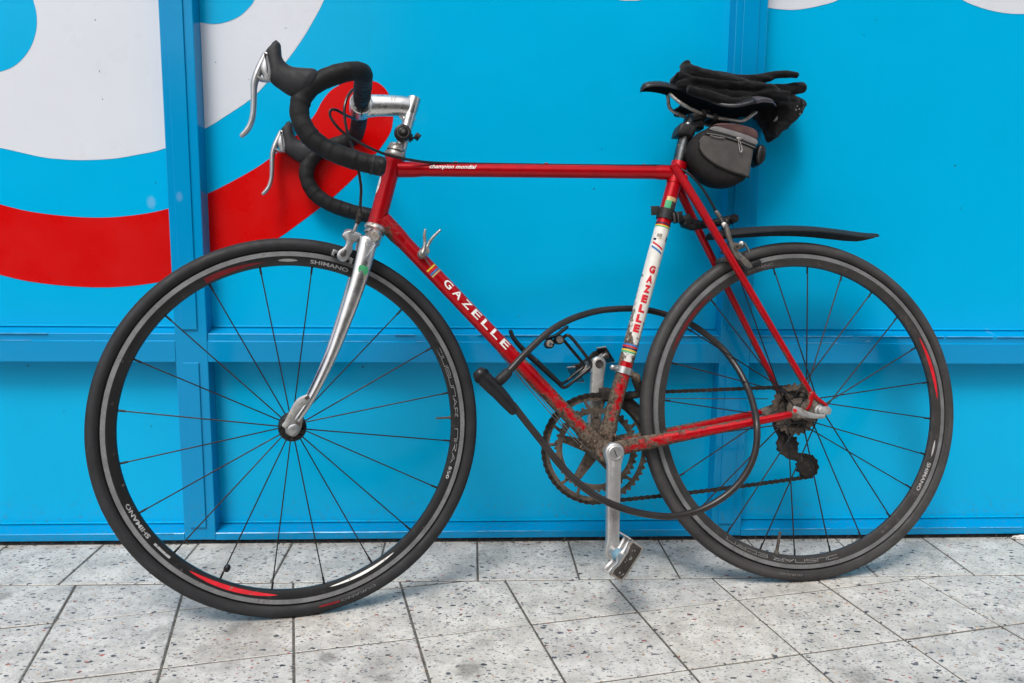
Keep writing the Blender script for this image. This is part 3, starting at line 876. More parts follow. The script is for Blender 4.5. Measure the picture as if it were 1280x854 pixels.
def spokes_front(w, cx):
    for k in range(20):
        th = math.radians(7.6 - 18 * k)
        s = 1 if k % 2 == 0 else -1
        mb = MB()
        p0 = ring(cx, .0225, th + s * .02, .030 * s); p1 = ring(cx, .2875, th, .001 * s)
        sweep(mb, [p0, p1], (.0013, .0013), seg=6, n=2)
        sweep(mb, [ring(cx, .2750, th, .0015 * s), p1], .0019, seg=8, n=1)
        build('spoke', mb, 'spoke_steel', w)
def spokes_rear(w, cx):
    for k in range(24):
        th = math.radians(80.3 + 15 * k)
        s = 1 if k % 2 == 0 else -1
        d = 1 if (k // 2) % 2 == 0 else -1
        yy = .033 if s > 0 else -.018
        mb = MB()
        p0 = ring(cx, .0215, th + d * 1.25, yy); p1 = ring(cx, .2875, th, .001 * s)
        sweep(mb, [p0, p1], (.0013, .0013), seg=6, n=2)
        sweep(mb, [ring(cx, .2750, th, .0015 * s + yy * .03), p1], .0019, seg=8, n=1)
        build('spoke', mb, 'spoke_steel', w)
def band(cx, w, t0, t1, v0, v1, mat, name='rim_decal', taper=None, n=24, lift=.0003):
    """a printed band on the rim flank, from angle t0 to t1 in degrees"""
    mb = MB(); vs = []
    for i in range(n + 1):
        f = i / n; th = math.radians(t0 + (t1 - t0) * f)
        k = 1.0
        if taper == 'both': k = math.sin(PI * f) ** .6 if 0 < f < 1 else 0.02
        elif taper == 'end': k = max(.02, 1 - f ** 2)
        elif taper == 'start': k = max(.02, 1 - (1 - f) ** 2)
        vm = (v0 + v1) / 2
        vs += [rim_surface(cx, th, vm + (v0 - vm) * k, lift), rim_surface(cx, th, vm + (v1 - vm) * k, lift)]
    mb.add(vs, [(2 * i, 2 * i + 1, 2 * i + 3, 2 * i + 2) for i in range(n)])
    return build(name, mb, mat, w, recalc=False)
def rim_text(cx, w, s, t0, t1, v0, v1, mat, **kw):
    mb = MB(); rm = .295
    Ln = math.radians(t1 - t0)
    text_map(mb, s, lambda u, v: rim_surface(cx, math.radians(t0) + u, (v0 + v1) / 2 + v, .0005), Ln, v1 - v0, **kw)
    return build('rim_lettering', mb, mat, w, recalc=False, smooth=False)
def glyph_band(cx, w, t0, t1, pattern, mat, v0=.36, v1=.80):
    """stretched outline lettering: one stroke glyph per step"""
    G = {'n': [(0, 0, 0, 1), (0, 1, 1, 1), (1, 1, 1, 0)], 'u': [(0, 1, 0, 0), (0, 0, 1, 0), (1, 0, 1, 1)], 'd': [(0, 0, 1, 0), (1, 0, 1, 1), (1, 1, 0, 1)],
         'c': [(1, 0, 0, 0), (0, 0, 0, 1), (0, 1, 1, 1)], 's': [(0, 0, 1, 0), (1, 0, 1, .5), (1, .5, 0, .5), (0, .5, 0, 1), (0, 1, 1, 1)], 'r': [(0, 0, 0, 1), (0, 1, 1, 1), (1, 1, .8, .5), (.8, .5, 0, .4), (.5, .4, 1, 0)],
         'a': [(0, 0, .5, 1), (.5, 1, 1, 0), (.2, .35, .8, .35)], 'e': [(1, 0, 0, 0), (0, 0, 0, 1), (0, 1, 1, 1), (0, .5, .8, .5)]}
    mb = MB(); n = len(pattern)
    step = (t1 - t0) / n
    for i, ch in enumerate(pattern):
        if ch == ' ': continue
        for (x0, y0, x1, y1) in G[ch]:
            a = Vector((x0 * step * .84, y0)); b = Vector((x1 * step * .84, y1))
            A = Vector((a.x * .0051, a.y * .0085)); B = Vector((b.x * .0051, b.y * .0085))
            d = (B - A).normalized(); nn = Vector((-d.y, d.x)) * .00034
            A -= d * .0004; B += d * .0004
            q = []
            K = 4
            for kk in range(K + 1):
                c = A.lerp(B, kk / K)
                for sg in (-1, 1):
                    p = c + nn * sg
                    q.append(rim_surface(cx, math.radians(t0 + i * step + p.x / .0051), v0 + (v1 - v0) * p.y / .0085, .0005))
            mb.add(q, [(2 * kk, 2 * kk + 1, 2 * kk + 3, 2 * kk + 2) for kk in range(K)])
    return build('rim_lettering', mb, mat, w, recalc=False, smooth=False)
def tyre_text(cx, w, s, t0, t1, r0, r1, mat):
    mb = MB()
    def fn(u, v):
        r = (r0 + r1) / 2 + v; dr = r - .3236
        y = math.sqrt(max(1e-8, .0129 ** 2 - dr * dr))
        return ring(cx, r, math.radians(t0) + u, y + .0001)
    text_map(mb, s, fn, math.radians(t1 - t0), r1 - r0)
    return build('tyre_lettering', mb, mat, w, recalc=False, smooth=False)

fw = wheel(WB, FORK, 'tyre_front', 'rim_black', 20, 7.6, False)
spokes_front(fw, WB)
rw = wheel(0, I4, 'tyre_rear', 'rim_black_dusty', 24, 0, True)
spokes_rear(rw, 0)
fw['label'] = 'front wheel with dark tyre and radial spokes'
rw['label'] = 'rear wheel with dusty grey tyre and crossed spokes'
# decals
rim_text(WB, fw, 'SHIMANO', -37.0, -23.8, .30, .82, 'decal_silver', bold=.0004)
rim_text(WB, fw, 'SHIMANO', 96.8, 110.0, .30, .82, 'decal_silver', bold=.0004)
band(WB, fw, -46.5, -39.6, .42, .72, 'decal_silver')
band(WB, fw, 86.0, 92.5, .35, .75, 'grey_print', taper='both')
band(WB, fw, 61.0, 82.0, .12, .82, 'red_dark', taper='end')
band(WB, fw, -84.5, -54.0, .22, .80, 'red_print', taper='both')
band(WB, fw, -127.0, -102.0, .22, .58, 'white_print', taper='both')
glyph_band(WB, fw, 153.0, 179.2, 'dusunar', 'decal_silver')
glyph_band(WB, fw, 183.0, 196.0, 'nra', 'decal_silver')
rim_text(WB, fw, '550', 196.6, 201.2, .36, .76, 'decal_silver', bold=.0004)
rim_text(0, rw, 'SHIMANO', -157.0, -145.0, .30, .80, 'decal_silver', bold=.0003)
rim_text(0, rw, 'SHIMANO', 68.5, 80.0, .30, .80, 'decal_dim', bold=.0003)
band(0, rw, -166.3, -159.6, .45, .70, 'decal_silver', taper='both')
band(0, rw, 152.0, 177.5, .45, .90, 'red_print', taper='both')
band(0, rw, 24.0, 52.0, .3, .75, 'red_dark', taper='both')
glyph_band(0, rw, -101.5, -74.5, 'dusnar', 'decal_silver')
glyph_band(0, rw, -72.5, -54.0, 'ecrn', 'decal_silver')
tyre_text(WB, fw, 'DURANO', -116.0, -104.5, .3200, .3240, 'decal_dim')
mb = MB(); tyre_text(0, rw, 'DURANO', -86.5, -77.8, .3200, .3240, 'decal_dim')
mbx = MB()
vs = []
for i in range(13):
    th = math.radians(-104 + 6.5 * i / 12)
    for r in (.3200, .3236):
        vs.append(ring(WB, r, th, math.sqrt(.0129 ** 2 - (r - .3236) ** 2) + .0002))
mbx.add(vs, [(2 * i, 2 * i + 1, 2 * i + 3, 2 * i + 2) for i in range(12)])
build('tyre_patch', mbx, 'red_dark', fw, recalc=False)
# reflex dot hanging low in the front wheel: valve with its cap, seen at the bottom of the photo spoke
def valve(cx, w, th, ln, mat, r=.0027):
    mb = MB(); t = math.radians(th)
    sweep(mb, [ring(cx, .289, t), ring(cx, .289 - ln * .55, t), ring(cx, .289 - ln, t)], [r, r * .95, r * .75], seg=10, n=3)
    sweep(mb, [ring(cx, .289, t), ring(cx, .285, t)], r * 1.6, seg=10, n=1)
    build('valve', mb, mat, w)
valve(WB, fw, 178.9, .030, 'valve', .0022)
valve(0, rw, -76.8, .044, 'valve', .0033)
mb = MB(); sweep(mb, [ring(WB, .268, math.radians(-65), .004), ring(WB, .262, math.radians(-65), .004)], [.0055, .0062, .0050], seg=12, n=3)
build('spoke_reflector', mb, 'black_plastic', fw)

# hubs
mb = MB()
lathe(mb, [(-.036, 0), (-.036, .021), (-.030, .0245), (-.026, .0235), (-.022, .012), (.022, .012), (.026, .0235), (.030, .0245), (.034, .0235), (.036, .018), (.038, .0125), (.046, .0095), (.046, 0)], (WB, 0, R), seg=40)
for k in range(10):
    th = math.radians(7.6 - 36 * k)
    sweep(mb, [ring(WB, .019, th, .034), ring(WB, .019, th, .0375)], .0022, seg=6, n=1, smooth=False)
build('hub', mb, 'hub_black', fw)
mb = MB()
lathe(mb, [(-.062, 0), (-.062, .006), (-.024, .010), (-.022, .022), (-.016, .0225), (-.012, .013), (.026, .013), (.030, .0225), (.036, .022), (.040, .013), (.056, .0105), (.064, .009), (.064, 0)], (0, 0, R), seg=36)
build('hub', mb, 'sprocket_grime', rw)
# quick release levers
def qr(w, cx, xf, lever_pts, rads, y, mat, nut=.0085):
    mb = MB()
    lathe(mb, [(0, 0), (0, .0105), (.005, .0105), (.007, .0085), (.0135, .0080), (.0150, .0065), (.0155, 0)], (cx, y - .004, R), seg=20)
    o = build('quick_release', mb, mat, w)
    mb = MB()
    sweep(mb, lever_pts, rads, seg=12, n=6)
    build('lever', mb, mat, w)
    return o
qr(fw, WB, FORK, [(0.9966, 0.0660, 0.3414), (0.9912, 0.0680, 0.3495), (0.9805, 0.0710, 0.3669), (0.9699, 0.0740, 0.3817), (0.9567, 0.0770, 0.3888)], [(.0035, .0055), (.0030, .0052), (.0028, .0062), (.0028, .0078), (.0028, .0080), (.0022, .0068)], .058, 'alloy_white')
mb = MB(); q = [(p[0], p[2]) for p in [(0.9640, 0.0800, 0.3892), (0.9586, 0.0800, 0.3940), (0.9547, 0.0800, 0.3907), (0.9605, 0.0800, 0.3854)]]
prism(mb, q, .0790, .0806, .0002); build('lever_slot', mb, 'steel_dark', fw)
mb = MB(); prism(mb, [(p[0], p[2]) for p in [(0.9927, 0.0600, 0.3368), (0.9886, 0.0600, 0.3427), (0.9794, 0.0600, 0.3451), (0.9761, 0.0600, 0.3388), (0.9782, 0.0600, 0.3307), (0.9855, 0.0600, 0.3262), (0.9901, 0.0600, 0.3298)]], .064, .072, .0018, smooth=3)
build('quick_release', mb, 'alloy_satin', fw)

qr(rw, 0, I4, [(-0.0012, 0.0800, 0.3260), (0.0153, 0.0800, 0.3265), (0.0370, 0.0840, 0.3311), (0.0541, 0.0860, 0.3384), (0.0637, 0.0860, 0.3432)], [(.0030, .0042), (.0028, .0044), (.0028, .0054), (.0028, .0064), (.0026, .0066), (.0020, .0052)], .068, 'alloy_white')
mb = MB(); prism(mb, [(p[0], p[2]) for p in [(0.0661, 0.0890, 0.3429), (0.0584, 0.0890, 0.3412), (0.0592, 0.0890, 0.3349), (0.0661, 0.0890, 0.3366)]], .0876, .0893, .0002); build('lever_slot', mb, 'red_print', rw)
mb = MB(); prism(mb, [(p[0], p[2]) for p in [(0.0010, 0.0780, 0.3419), (-0.0098, 0.0780, 0.3446), (-0.0171, 0.0780, 0.3391), (-0.0150, 0.0780, 0.3300), (-0.0033, 0.0780, 0.3274), (0.0023, 0.0780, 0.3328)]], .066, .082, .002)
build('quick_release', mb, 'alloy_white', rw)

# ---------------------------------------------------------------- frame
HT, HB = Vector((0.7949, -0.0000, 0.8258)), Vector((0.8306, -0.0000, 0.6970))
ST_T = Vector((0.2420, 0.0000, 0.8165)); BBc = Vector((.4125, 0, .2710))
frame = None
mb = MB()
lathe(mb, [(-.034, 0), (-.034, .019), (-.032, .0205), (.032, .0205), (.034, .019), (.034, 0)], BBc, seg=32)
# lugs at the bottom bracket
for tgt, r in ((Vector((.8130, 0, .7016)), .0166), (ST_T, .0162)):
    d = (tgt - BBc).normalized(); sweep(mb, [BBc + d * .008, BBc + d * .045, BBc + d * .058], [r, r, r * .93], seg=20, n=4, cap=False)
frame = build('frame', mb, 'mud_frame', bike)
def ftube(name, pts, r, mats='red_paint', seg=24, n=10, **kw):
    mb = MB(); sweep(mb, pts, r, seg=seg, n=n, roundcap=False, **kw)
    return build(name, mb, mats, frame)
hd = (HB - HT).normalized()
mb = MB(); sweep(mb, [HT, HB], [.0172, .0163, .0159, .0159, .0159, .0159, .0159, .0163, .0172], seg=28, n=16, roundcap=False)
# lugs on the head tube
TT0 = Vector((.7900, 0, .8036)); TT1 = Vector((.2470, 0, .8084))
DT0 = Vector((.8185, 0, .7090))
dT = (TT1 - TT0).normalized(); dD = (BBc - DT0).normalized()
sweep(mb, [TT0, TT0 + dT * .030, TT0 + dT * .046], [.0150, .0146, .0130], seg=20, n=4, cap=False)
sweep(mb, [DT0, DT0 + dD * .038, DT0 + dD * .056], [.0166, .0162, .0146], seg=20, n=4, cap=False)
build('head_tube', mb, 'red_paint', frame)
ftube('top_tube', [TT0, TT1], .0128)
ftube('down_tube', [DT0, BBc], .0142)
sdn = (BBc - ST_T).normalized()
S = lambda t: ST_T + sdn * t
SL = (BBc - ST_T).length
# seat tube: red, thin bands, a long white section, red again
def seat_t(px): 
    return px
zt1 = (Vector((0.2750, -0.0000, 0.6956)) - ST_T).dot(sdn); zt2 = (Vector((0.3645, -0.0000, 0.4393)) - ST_T).dot(sdn)
ftube('seat_tube', [S(-.004), BBc], .0143)
mb = MB(); sweep(mb, [S(zt1), S(zt2)], .01455, seg=28, n=12, roundcap=False); o = build('seat_tube_panel', mb, 'white_paint', frame); o['label'] = 'white section of the seat tube with red letters'
def tband(t0, t1, mat, r=.01475):
    mb = MB(); sweep(mb, [S(t0), S(t1)], r, seg=28, n=1, roundcap=False); build('band', mb, mat, frame)
tband(zt1 - .0095, zt1 - .0070, 'navy_print'); tband(zt1 - .0045, zt1 - .0022, 'yellow_print'); tband(zt1 - .0022, zt1 - .0002, 'green_print')
z3 = (Vector((0.3558, -0.0000, 0.4623)) - ST_T).dot(sdn)
for k, m in enumerate(('blue_print', 'red_print', 'navy_print', 'yellow_print', 'green_print')):
    tband(z3 - .010 + k * .0036, z3 - .010 + k * .0036 + .0030, m)
# dark worn transfer and the green sticker above the clamp
def patch(t0, t1, a0, a1, mat, r=.0149, base=S, dirn=sdn, name='sticker', n=8):
    """curved sticker; angle 0 faces the camera side (+y), positive towards the front"""
    mb = MB(); vs = []
    fwd = Vector((1, 0, 0)); fwd = (fwd - dirn * fwd.dot(dirn)).normalized()
    for i in range(n + 1):
        a = math.radians(a0 + (a1 - a0) * i / n)
        d = Vector((0, 1, 0)) * math.cos(a) + fwd * math.sin(a)
        vs += [base(t0) + d * r, base(t1) + d * r]
    mb.add(vs, [(2 * i, 2 * i + 1, 2 * i + 3, 2 * i + 2) for i in range(n)])
    return build(name, mb, mat, frame, recalc=False)
zs = (Vector((0.2679, -0.0000, 0.7589)) - ST_T).dot(sdn); zs2 = (Vector((0.2735, -0.0000, 0.7398)) - ST_T).dot(sdn)
patch(zs, zs + .008, -38, 40, 'gold_print'); patch(zs + .008, zs2 + .004, -45, -5, 'steel_dark'); patch(zs + .008, zs2 + .004, -4, 45, 'green_print')
# crest, smudges and Dutch flag on the white part
zf = zt1 + .032
patch(zt1 + .014, zt1 + .021, 2, 40, 'alloy_dirty', .0148); patch(zt1 + .016, zt1 + .026, -62, -40, 'steel_dark', .0148)
patch(zt1 + .024, zt1 + .028, 38, 62, 'navy_print', .0149); patch(zt1 + .0225, zt1 + .0240, 0, 30, 'gold_print', .0149)
for k, m in enumerate(('red_print', 'white_print', 'blue_print')):
    mb = MB(); vs = []
    for i in range(9):
        a = math.radians(-30 + 90 * i / 8)
        sk = -i * .0013
        d = Vector((0, 1, 0)) * math.cos(a) + (Vector((1, 0, 0)) - sdn * sdn.x).normalized() * math.sin(a)
        b0 = zf + .009 + k * .0042 + sk
        vs += [S(b0) + d * .0149, S(b0 + .0038) + d * .0149]
    mb.add(vs, [(2 * i, 2 * i + 1, 2 * i + 3, 2 * i + 2) for i in range(8)]); build('flag_stripe', mb, m, frame, recalc=False)
# GAZELLE down the seat tube: upright letters, one under another
fwdS = (Vector((1, 0, 0)) - sdn * sdn.x).normalized()
zg0 = (Vector((0.3052, -0.0000, 0.6248)) - ST_T).dot(sdn); zg1 = (Vector((0.3404, -0.0000, 0.4913)) - ST_T).dot(sdn)
mb = MB(); letters = 'GAZELLE'; stp = (zg1 - zg0) / 7
for i, ch in enumerate(letters):
    c0 = zg0 + stp * (i + .5)
    def fn(u, v, c0=c0):
        a = (u - .0062) / .0150 * -1 + .10
        d = Vector((0, 1, 0)) * math.cos(a) + fwdS * math.sin(a)
        return S(c0 - v) + d * .0150
    text_map(mb, ch, fn, .0122, stp * .80, bold=.0014)
build('lettering', mb, 'red_print', frame, recalc=False, smooth=False)
# GAZELLE along the down tube, reading downwards, letter tops to the right of the tube
def down(t): return DT0 + dD * t
upD = Vector((dD.z, 0, -dD.x)); upD = upD if upD.z > 0 else -upD
g0 = (Vector((0.7060, -0.0000, 0.5992)) - DT0).dot(dD); g1 = (Vector((0.5807, -0.0000, 0.4736)) - DT0).dot(dD)
mb = MB(); stp = (g1 - g0) / 7
for i, ch in enumerate(letters):
    c0 = g0 + stp * i + stp * .12
    def fn(u, v, c0=c0):
        a = v / .0145 + .30
        d = Vector((0, 1, 0)) * math.cos(a) + upD * math.sin(a)
        return down(c0 + u) + d * .01465
    text_map(mb, ch, fn, stp * .70, .0150, bold=.0004)
build('lettering', mb, 'white_print', frame, recalc=False, smooth=False)
for k, m in enumerate(('yellow_print', 'red_print', 'blue_print', 'gold_print')):
    t0 = (Vector((0.7308, -0.0000, 0.6217)) - DT0).dot(dD) + k * .0045
    mb = MB(); vs = []
    for i in range(9):
        a = math.radians(-35 + 95 * i / 8); d = Vector((0, 1, 0)) * math.cos(a) + upD * math.sin(a)
        vs += [down(t0) + d * .01455, down(t0 + .0034) + d * .01455]
    mb.add(vs, [(2 * i, 2 * i + 1, 2 * i + 3, 2 * i + 2) for i in range(8)]); build('band', mb, m, frame, recalc=False)
# champion mondial on the top tube
t0 = (Vector((0.7317, -0.0000, 0.8062)) - TT0).dot(dT); t1 = (Vector((0.6429, -0.0000, 0.8080)) - TT0).dot(dT)
def fn(u, v):
    a = v / .0130 + .16; d = Vector((0, 1, 0)) * math.cos(a) + Vector((0, 0, 1)) * math.sin(a)
    return TT0 + dT * (t0 + u) + d * .01355
mb = MB(); text_map(mb, 'champion mondial', fn, t1 - t0, .0100, shear=.45, bold=.0004); build('lettering', mb, 'white_print', frame, recalc=False, smooth=False)
# crest on the head tube front
mb = MB(); vs = []
for i in range(9):
    a = math.radians(50 + 40 * i / 8); 
    fw_ = (Vector((1, 0, 0)) - hd * hd.x).normalized(); d = Vector((0, 1, 0)) * math.cos(a) + fw_ * math.sin(a)
    sag = .010 * math.sin(PI * i / 8)
    vs += [HT + hd * (.050 - sag) + d * .0163, HT + hd * (.066 + sag) + d * .0163]
mb.add(vs, [(2 * i, 2 * i + 1, 2 * i + 3, 2 * i + 2) for i in range(8)]); build('head_badge', mb, 'white_print', frame, recalc=False)
# seat cluster lug, seat bolt
mb = MB(); sweep(mb, [S(-.012), S(.006), S(.032)], [.0160, .0162, .0156], seg=24, n=4, roundcap=False)
sweep(mb, [TT1, TT1 - dT * .030, TT1 - dT * .044], [.0146, .0142, .0130], seg=20, n=4, cap=False)
sweep(mb, [Vector((0.2366, 0.0200, 0.7941)), Vector((0.2203, -0.0200, 0.8043))], .0060, seg=12, n=2, smooth=False)
build('seat_lug', mb, 'red_paint', frame)
# stays
for s in (1, -1):
    a = Vector((.2470, .015 * s, .8035)); b = Vector((.0105, .061 * s, .3640))
    mb = MB(); m1 = a.lerp(b, .35); m1.y += .004 * s
    sweep(mb, [a + Vector((.008, 0, .008)), a, m1, b], [.0050, .0088, .0088, .0086, .0080, .0072, .0064, .0060], seg=16, n=8)
    build('seat_stay', mb, 'stay_paint', frame)
    a = Vector((.392, .026 * s, .2760)); b = Vector((.060, .062 * s, .3300))
    mb = MB(); m1 = a.lerp(b, .25); m1.y -= .002 * s
    sweep(mb, [a, m1, a.lerp(b, .6), b], [(.0105, .0140), (.0095, .0140), (.0090, .0118), (.0085, .0100), (.0078, .0085), (.0072, .0072)], seg=18, n=8)
    build('chain_stay', mb, 'red_paint', frame)
    # dropout
    mb = MB()
    pl = [(.0640, .3350), (.0600, .3240), (.0250, .3220), (.0060, .3220), (-.0120, .3330), (-.0120, .3420), (-.0040, .3480), (.0040, .3600), (.0060, .3720), (.0160, .3700), (.0200, .3560), (.0300, .3460)]
    prism(mb, pl, .062 * s - .003, .062 * s + .003, .001, smooth=2)
    build('dropout', mb, 'mud_metal', frame)
    mb = MB(); sweep(mb, [(.0130, .0635 * s, .3700), (.0030, .0650 * s, .3590), (-.0120, .0655 * s, .3480), (-.0165, .0655 * s, .3420)], [.0058, .0048, .0040, .0036], seg=10, n=5)
    sweep(mb, [(.0130, .0635 * s, .3700), (.0175, .0650 * s, .3540), (.0220, .0645 * s, .3440), (.0260, .064 * s, .3400)], [.0058, .0050, .0044, .0040], seg=10, n=5)
    build('dropout_tip', mb, 'stay_paint', frame)
mb = MB(); c = Vector((0.1526, -0.0000, 0.6360)); sweep(mb, [(c.x, .032, c.z), (c.x, -.032, c.z)], .0062, seg=12, n=1, smooth=False); build('stay_bridge', mb, 'mud_metal', frame)
mb = MB(); sweep(mb, [(.352, .022, .280), (.352, -.022, .280)], .0065, seg=12, n=1, smooth=False); build('stay_bridge', mb, 'mud_metal', frame)
# mud caked round the bottom bracket
random.seed(11)
mb = MB()
for k in range(170):
    a = random.uniform(0, 2 * PI); rr = random.choice((.0215, .020, .024)) + random.random() ** 2 * .03
    x = BBc.x + rr * math.cos(a); z = BBc.z + abs(rr * math.sin(a)) * .95
    y = random.uniform(-.02, .024)
    s_ = random.uniform(.0012, .0042)
    vs = [Vector((x, y, z)) + Vector((random.uniform(-1, 1), random.uniform(-1, 1), random.uniform(-1, 1))).normalized() * s_ * random.uniform(.7, 1.2) for _ in range(6)]
    bm = bmesh.new()
    for v in vs: bm.verts.new(v)
    try:
        bmesh.ops.convex_hull(bm, input=bm.verts)
        bm.verts.index_update()
        mb.add([v.co for v in bm.verts], [tuple(v.index for v in f.verts) for f in bm.faces])
    except Exception: pass
    bm.free()
tag(build('mud_clods', mb, 'mud', frame), kind='stuff')

# ---------------------------------------------------------------- headset, fork
mb = MB()
lathe(mb, [(-.024, 0.0112), (-.024, .0150), (-.018, .0155), (-.0175, .0170), (-.012, .0178), (-.0115, .0150), (-.0085, .0150), (-.008, .0190), (-.004, .0205), (-.001, .0205), (.002, .0170), (.002, .012)], HT, axis=tuple(hd), seg=32)
build('headset', mb, 'alloy_dirty', bike)
mb = MB()
lathe(mb, [(-.002, .012), (-.002, .0180), (.001, .0205), (.005, .0210), (.008, .0185), (.0085, .0160), (.0110, .0160), (.0115, .0185), (.0150, .0190), (.0165, .0160), (.0165, .0100)], HB, axis=tuple(hd), seg=32)
build('headset', mb, 'chrome_worn', bike)
CR = HB + hd * .0215
mb = MB()
sweep(mb, [HB + hd * .012, HB + hd * .030], [.0150, .0150], seg=20, n=2)
sweep(mb, [CR + Vector((.001, -.046, -.004)), CR + Vector((0, -.030, .0)), CR, CR + Vector((0, .030, .0)), CR + Vector((.001, .046, -.004))], [(.0125, .0100), (.0140, .0115), (.0150, .0120), (.0140, .0115), (.0125, .0100)], seg=18, n=6, ref=(0, 0, 1))
fork = build('fork', mb, 'chrome_worn', bike, FORK)
for s in (1, -1):
    y = .050
    pts = [(0.8483, 0.0500, 0.6658), (0.8550, 0.0500, 0.6386), (0.8654, 0.0500, 0.6002), (0.8799, 0.0500, 0.5564), (0.8971, 0.0500, 0.5086), (0.9156, 0.0500, 0.4612), (0.9367, 0.0500, 0.4157), (0.9560, 0.0500, 0.3802), (0.9758, 0.0500, 0.3505)]
    P = []
    for i, p in enumerate(pts):
        f = i / (len(pts) - 1)
        P.append((p[0], s * (.040 + .010 * min(1, f * 3)), p[2]))
    mb = MB()
    sweep(mb, P, [(.0100, .0160), (.0095, .0155), (.0088, .0146), (.0080, .0132), (.0075, .0112), (.0070, .0092), (.0065, .0078), (.0060, .0068), (.0056, .0060)], seg=20, n=6)
    build('fork_blade', mb, 'chrome', fork)
    mb = MB()
    pl = [(p[0], p[2]) for p in [(0.9697, 0.0520, 0.3655), (0.9658, 0.0520, 0.3516), (0.9728, 0.0520, 0.3285), (0.9835, 0.0520, 0.3221), (0.9954, 0.0520, 0.3294), (0.9939, 0.0520, 0.3431), (0.9859, 0.0520, 0.3469), (0.9804, 0.0520, 0.3577)]]
    prism(mb, pl, s * .050 - .003, s * .050 + .003, .001, smooth=2)
    build('dropout', mb, 'alloy_dirty', fork)
# raised chevron and sticker on the near blade
tri = [(0.8564, 0.0600, 0.6578), (0.8390, 0.0600, 0.6546), (0.8539, 0.0600, 0.6338)]
mb = MB()
sweep(mb, tri, .0012, seg=8, n=1, closed=True, smooth=False); build('crown_chevron', mb, 'chrome', fork)
mb = MB(); prism(mb, [(p[0], p[2]) for p in [(0.8663, 0.0555, 0.6187), (0.8524, 0.0555, 0.6160), (0.8518, 0.0555, 0.6054), (0.8603, 0.0555, 0.5997), (0.8685, 0.0555, 0.6067)]], .0520, .0556, .0006, smooth=2); build('sticker', mb, 'green_print', fork)
mb = MB(); prism(mb, [(p[0], p[2]) for p in [(0.8671, 0.0550, 0.6067), (0.8553, 0.0550, 0.6040), (0.8568, 0.0550, 0.5941), (0.8693, 0.0550, 0.5983)]], .0515, .0548, .0006, smooth=2); build('sticker', mb, 'gold_print', fork)

# ---------------------------------------------------------------- stem, handlebar
Q0 = Vector((0.7789, -0.0000, 0.8548)); QT = Q0 - hd * .0860
CL = Vector((.8545, 0, .9195))
mb = MB()
sweep(mb, [Q0 + hd * .02, Q0, QT + hd * .004], .0111, seg=24, n=4)
lathe(mb, [(-.004, 0), (-.004, .0075), (-.0015, .0120), (.018, .0122), (.030, .0111)], QT, axis=tuple(hd), seg=24)
ext = CL - QT
A0 = QT + hd * .0185
sweep(mb, [A0 + Vector((.004, 0, .0020)), A0.lerp(CL, .3) + Vector((0, 0, .003)), A0.lerp(CL, .7) + Vector((0, 0, .002)), CL + Vector((-.012, 0, 0))],
      [(.0112, .0190), (.0128, .0195), (.0132, .0200), (.0138, .0205), (.0150, .0210)], seg=24, n=6)
sweep(mb, [A0 + Vector((-.004, 0, -.020)), A0 + Vector((.010, 0, -.026)), A0 + Vector((.022, 0, -.014))], .0042, seg=10, n=5)
lathe(mb, [(-.0200, .0130), (-.0200, .0190), (-.0180, .0210), (.0180, .0210), (.0200, .0190), (.0200, .0130)], CL, seg=36)
stem = build('stem', mb, 'alloy', bike, BARS)
mb = MB(); box(mb, CL + Vector((0, .0205, -.0195)), (.0022, .003, .013), .0004); build('clamp_slot', mb, 'steel_dark', stem)
mb = MB(); lathe(mb, [(-.004, 0), (-.004, .0042), (-.001, .0050), (.002, .0050)], QT + hd * -.001, axis=tuple(hd), seg=12); build('stem_bolt', mb, 'alloy_satin', stem)
mb = MB(); text_map(mb, 'V7', lambda u, v: Vector((.800 - u, .0139, .932 + v)), .010, .007, shear=.3); build('stem_mark', mb, 'grey_print', stem, recalc=False, smooth=False)

# handlebar: bare centre, taped tops, hooks and drops
HWD = .210
def half(s):
    near = [(0.9011, 0.2050, 0.9012), (0.9229, 0.2050, 0.8910), (0.9428, 0.2050, 0.8765), (0.9546, 0.2050, 0.8587), (0.9582, 0.2050, 0.8375), (0.9521, 0.2050, 0.8156), (0.9376, 0.2050, 0.7953), (0.9136, 0.2050, 0.7795), (0.8869, 0.2050, 0.7692), (0.8595, 0.2050, 0.7616), (0.8347, 0.2050, 0.7569)]
    pts = [CL + Vector((0, .030, 0)), CL + Vector((.0005, .100, -.0005)), CL + Vector((.002, .160, -.001))]
    pts += [Vector((.8625, .188, .9145)), Vector((.878, .2025, .9095))]
    pts += [Vector((p[0], .207 + .0015 * min(1, i / 5), p[2])) for i, p in enumerate(near)]
    return [(p[0], p[1] * s, p[2]) for p in pts]
hp = half(1)
mb = MB(); sweep(mb, [CL + Vector((0, -.17, 0)), CL + Vector((0, .17, 0))], .0120, seg=20, n=4)
hb = build('handlebar', mb, 'steel_dark', bike, BARS)
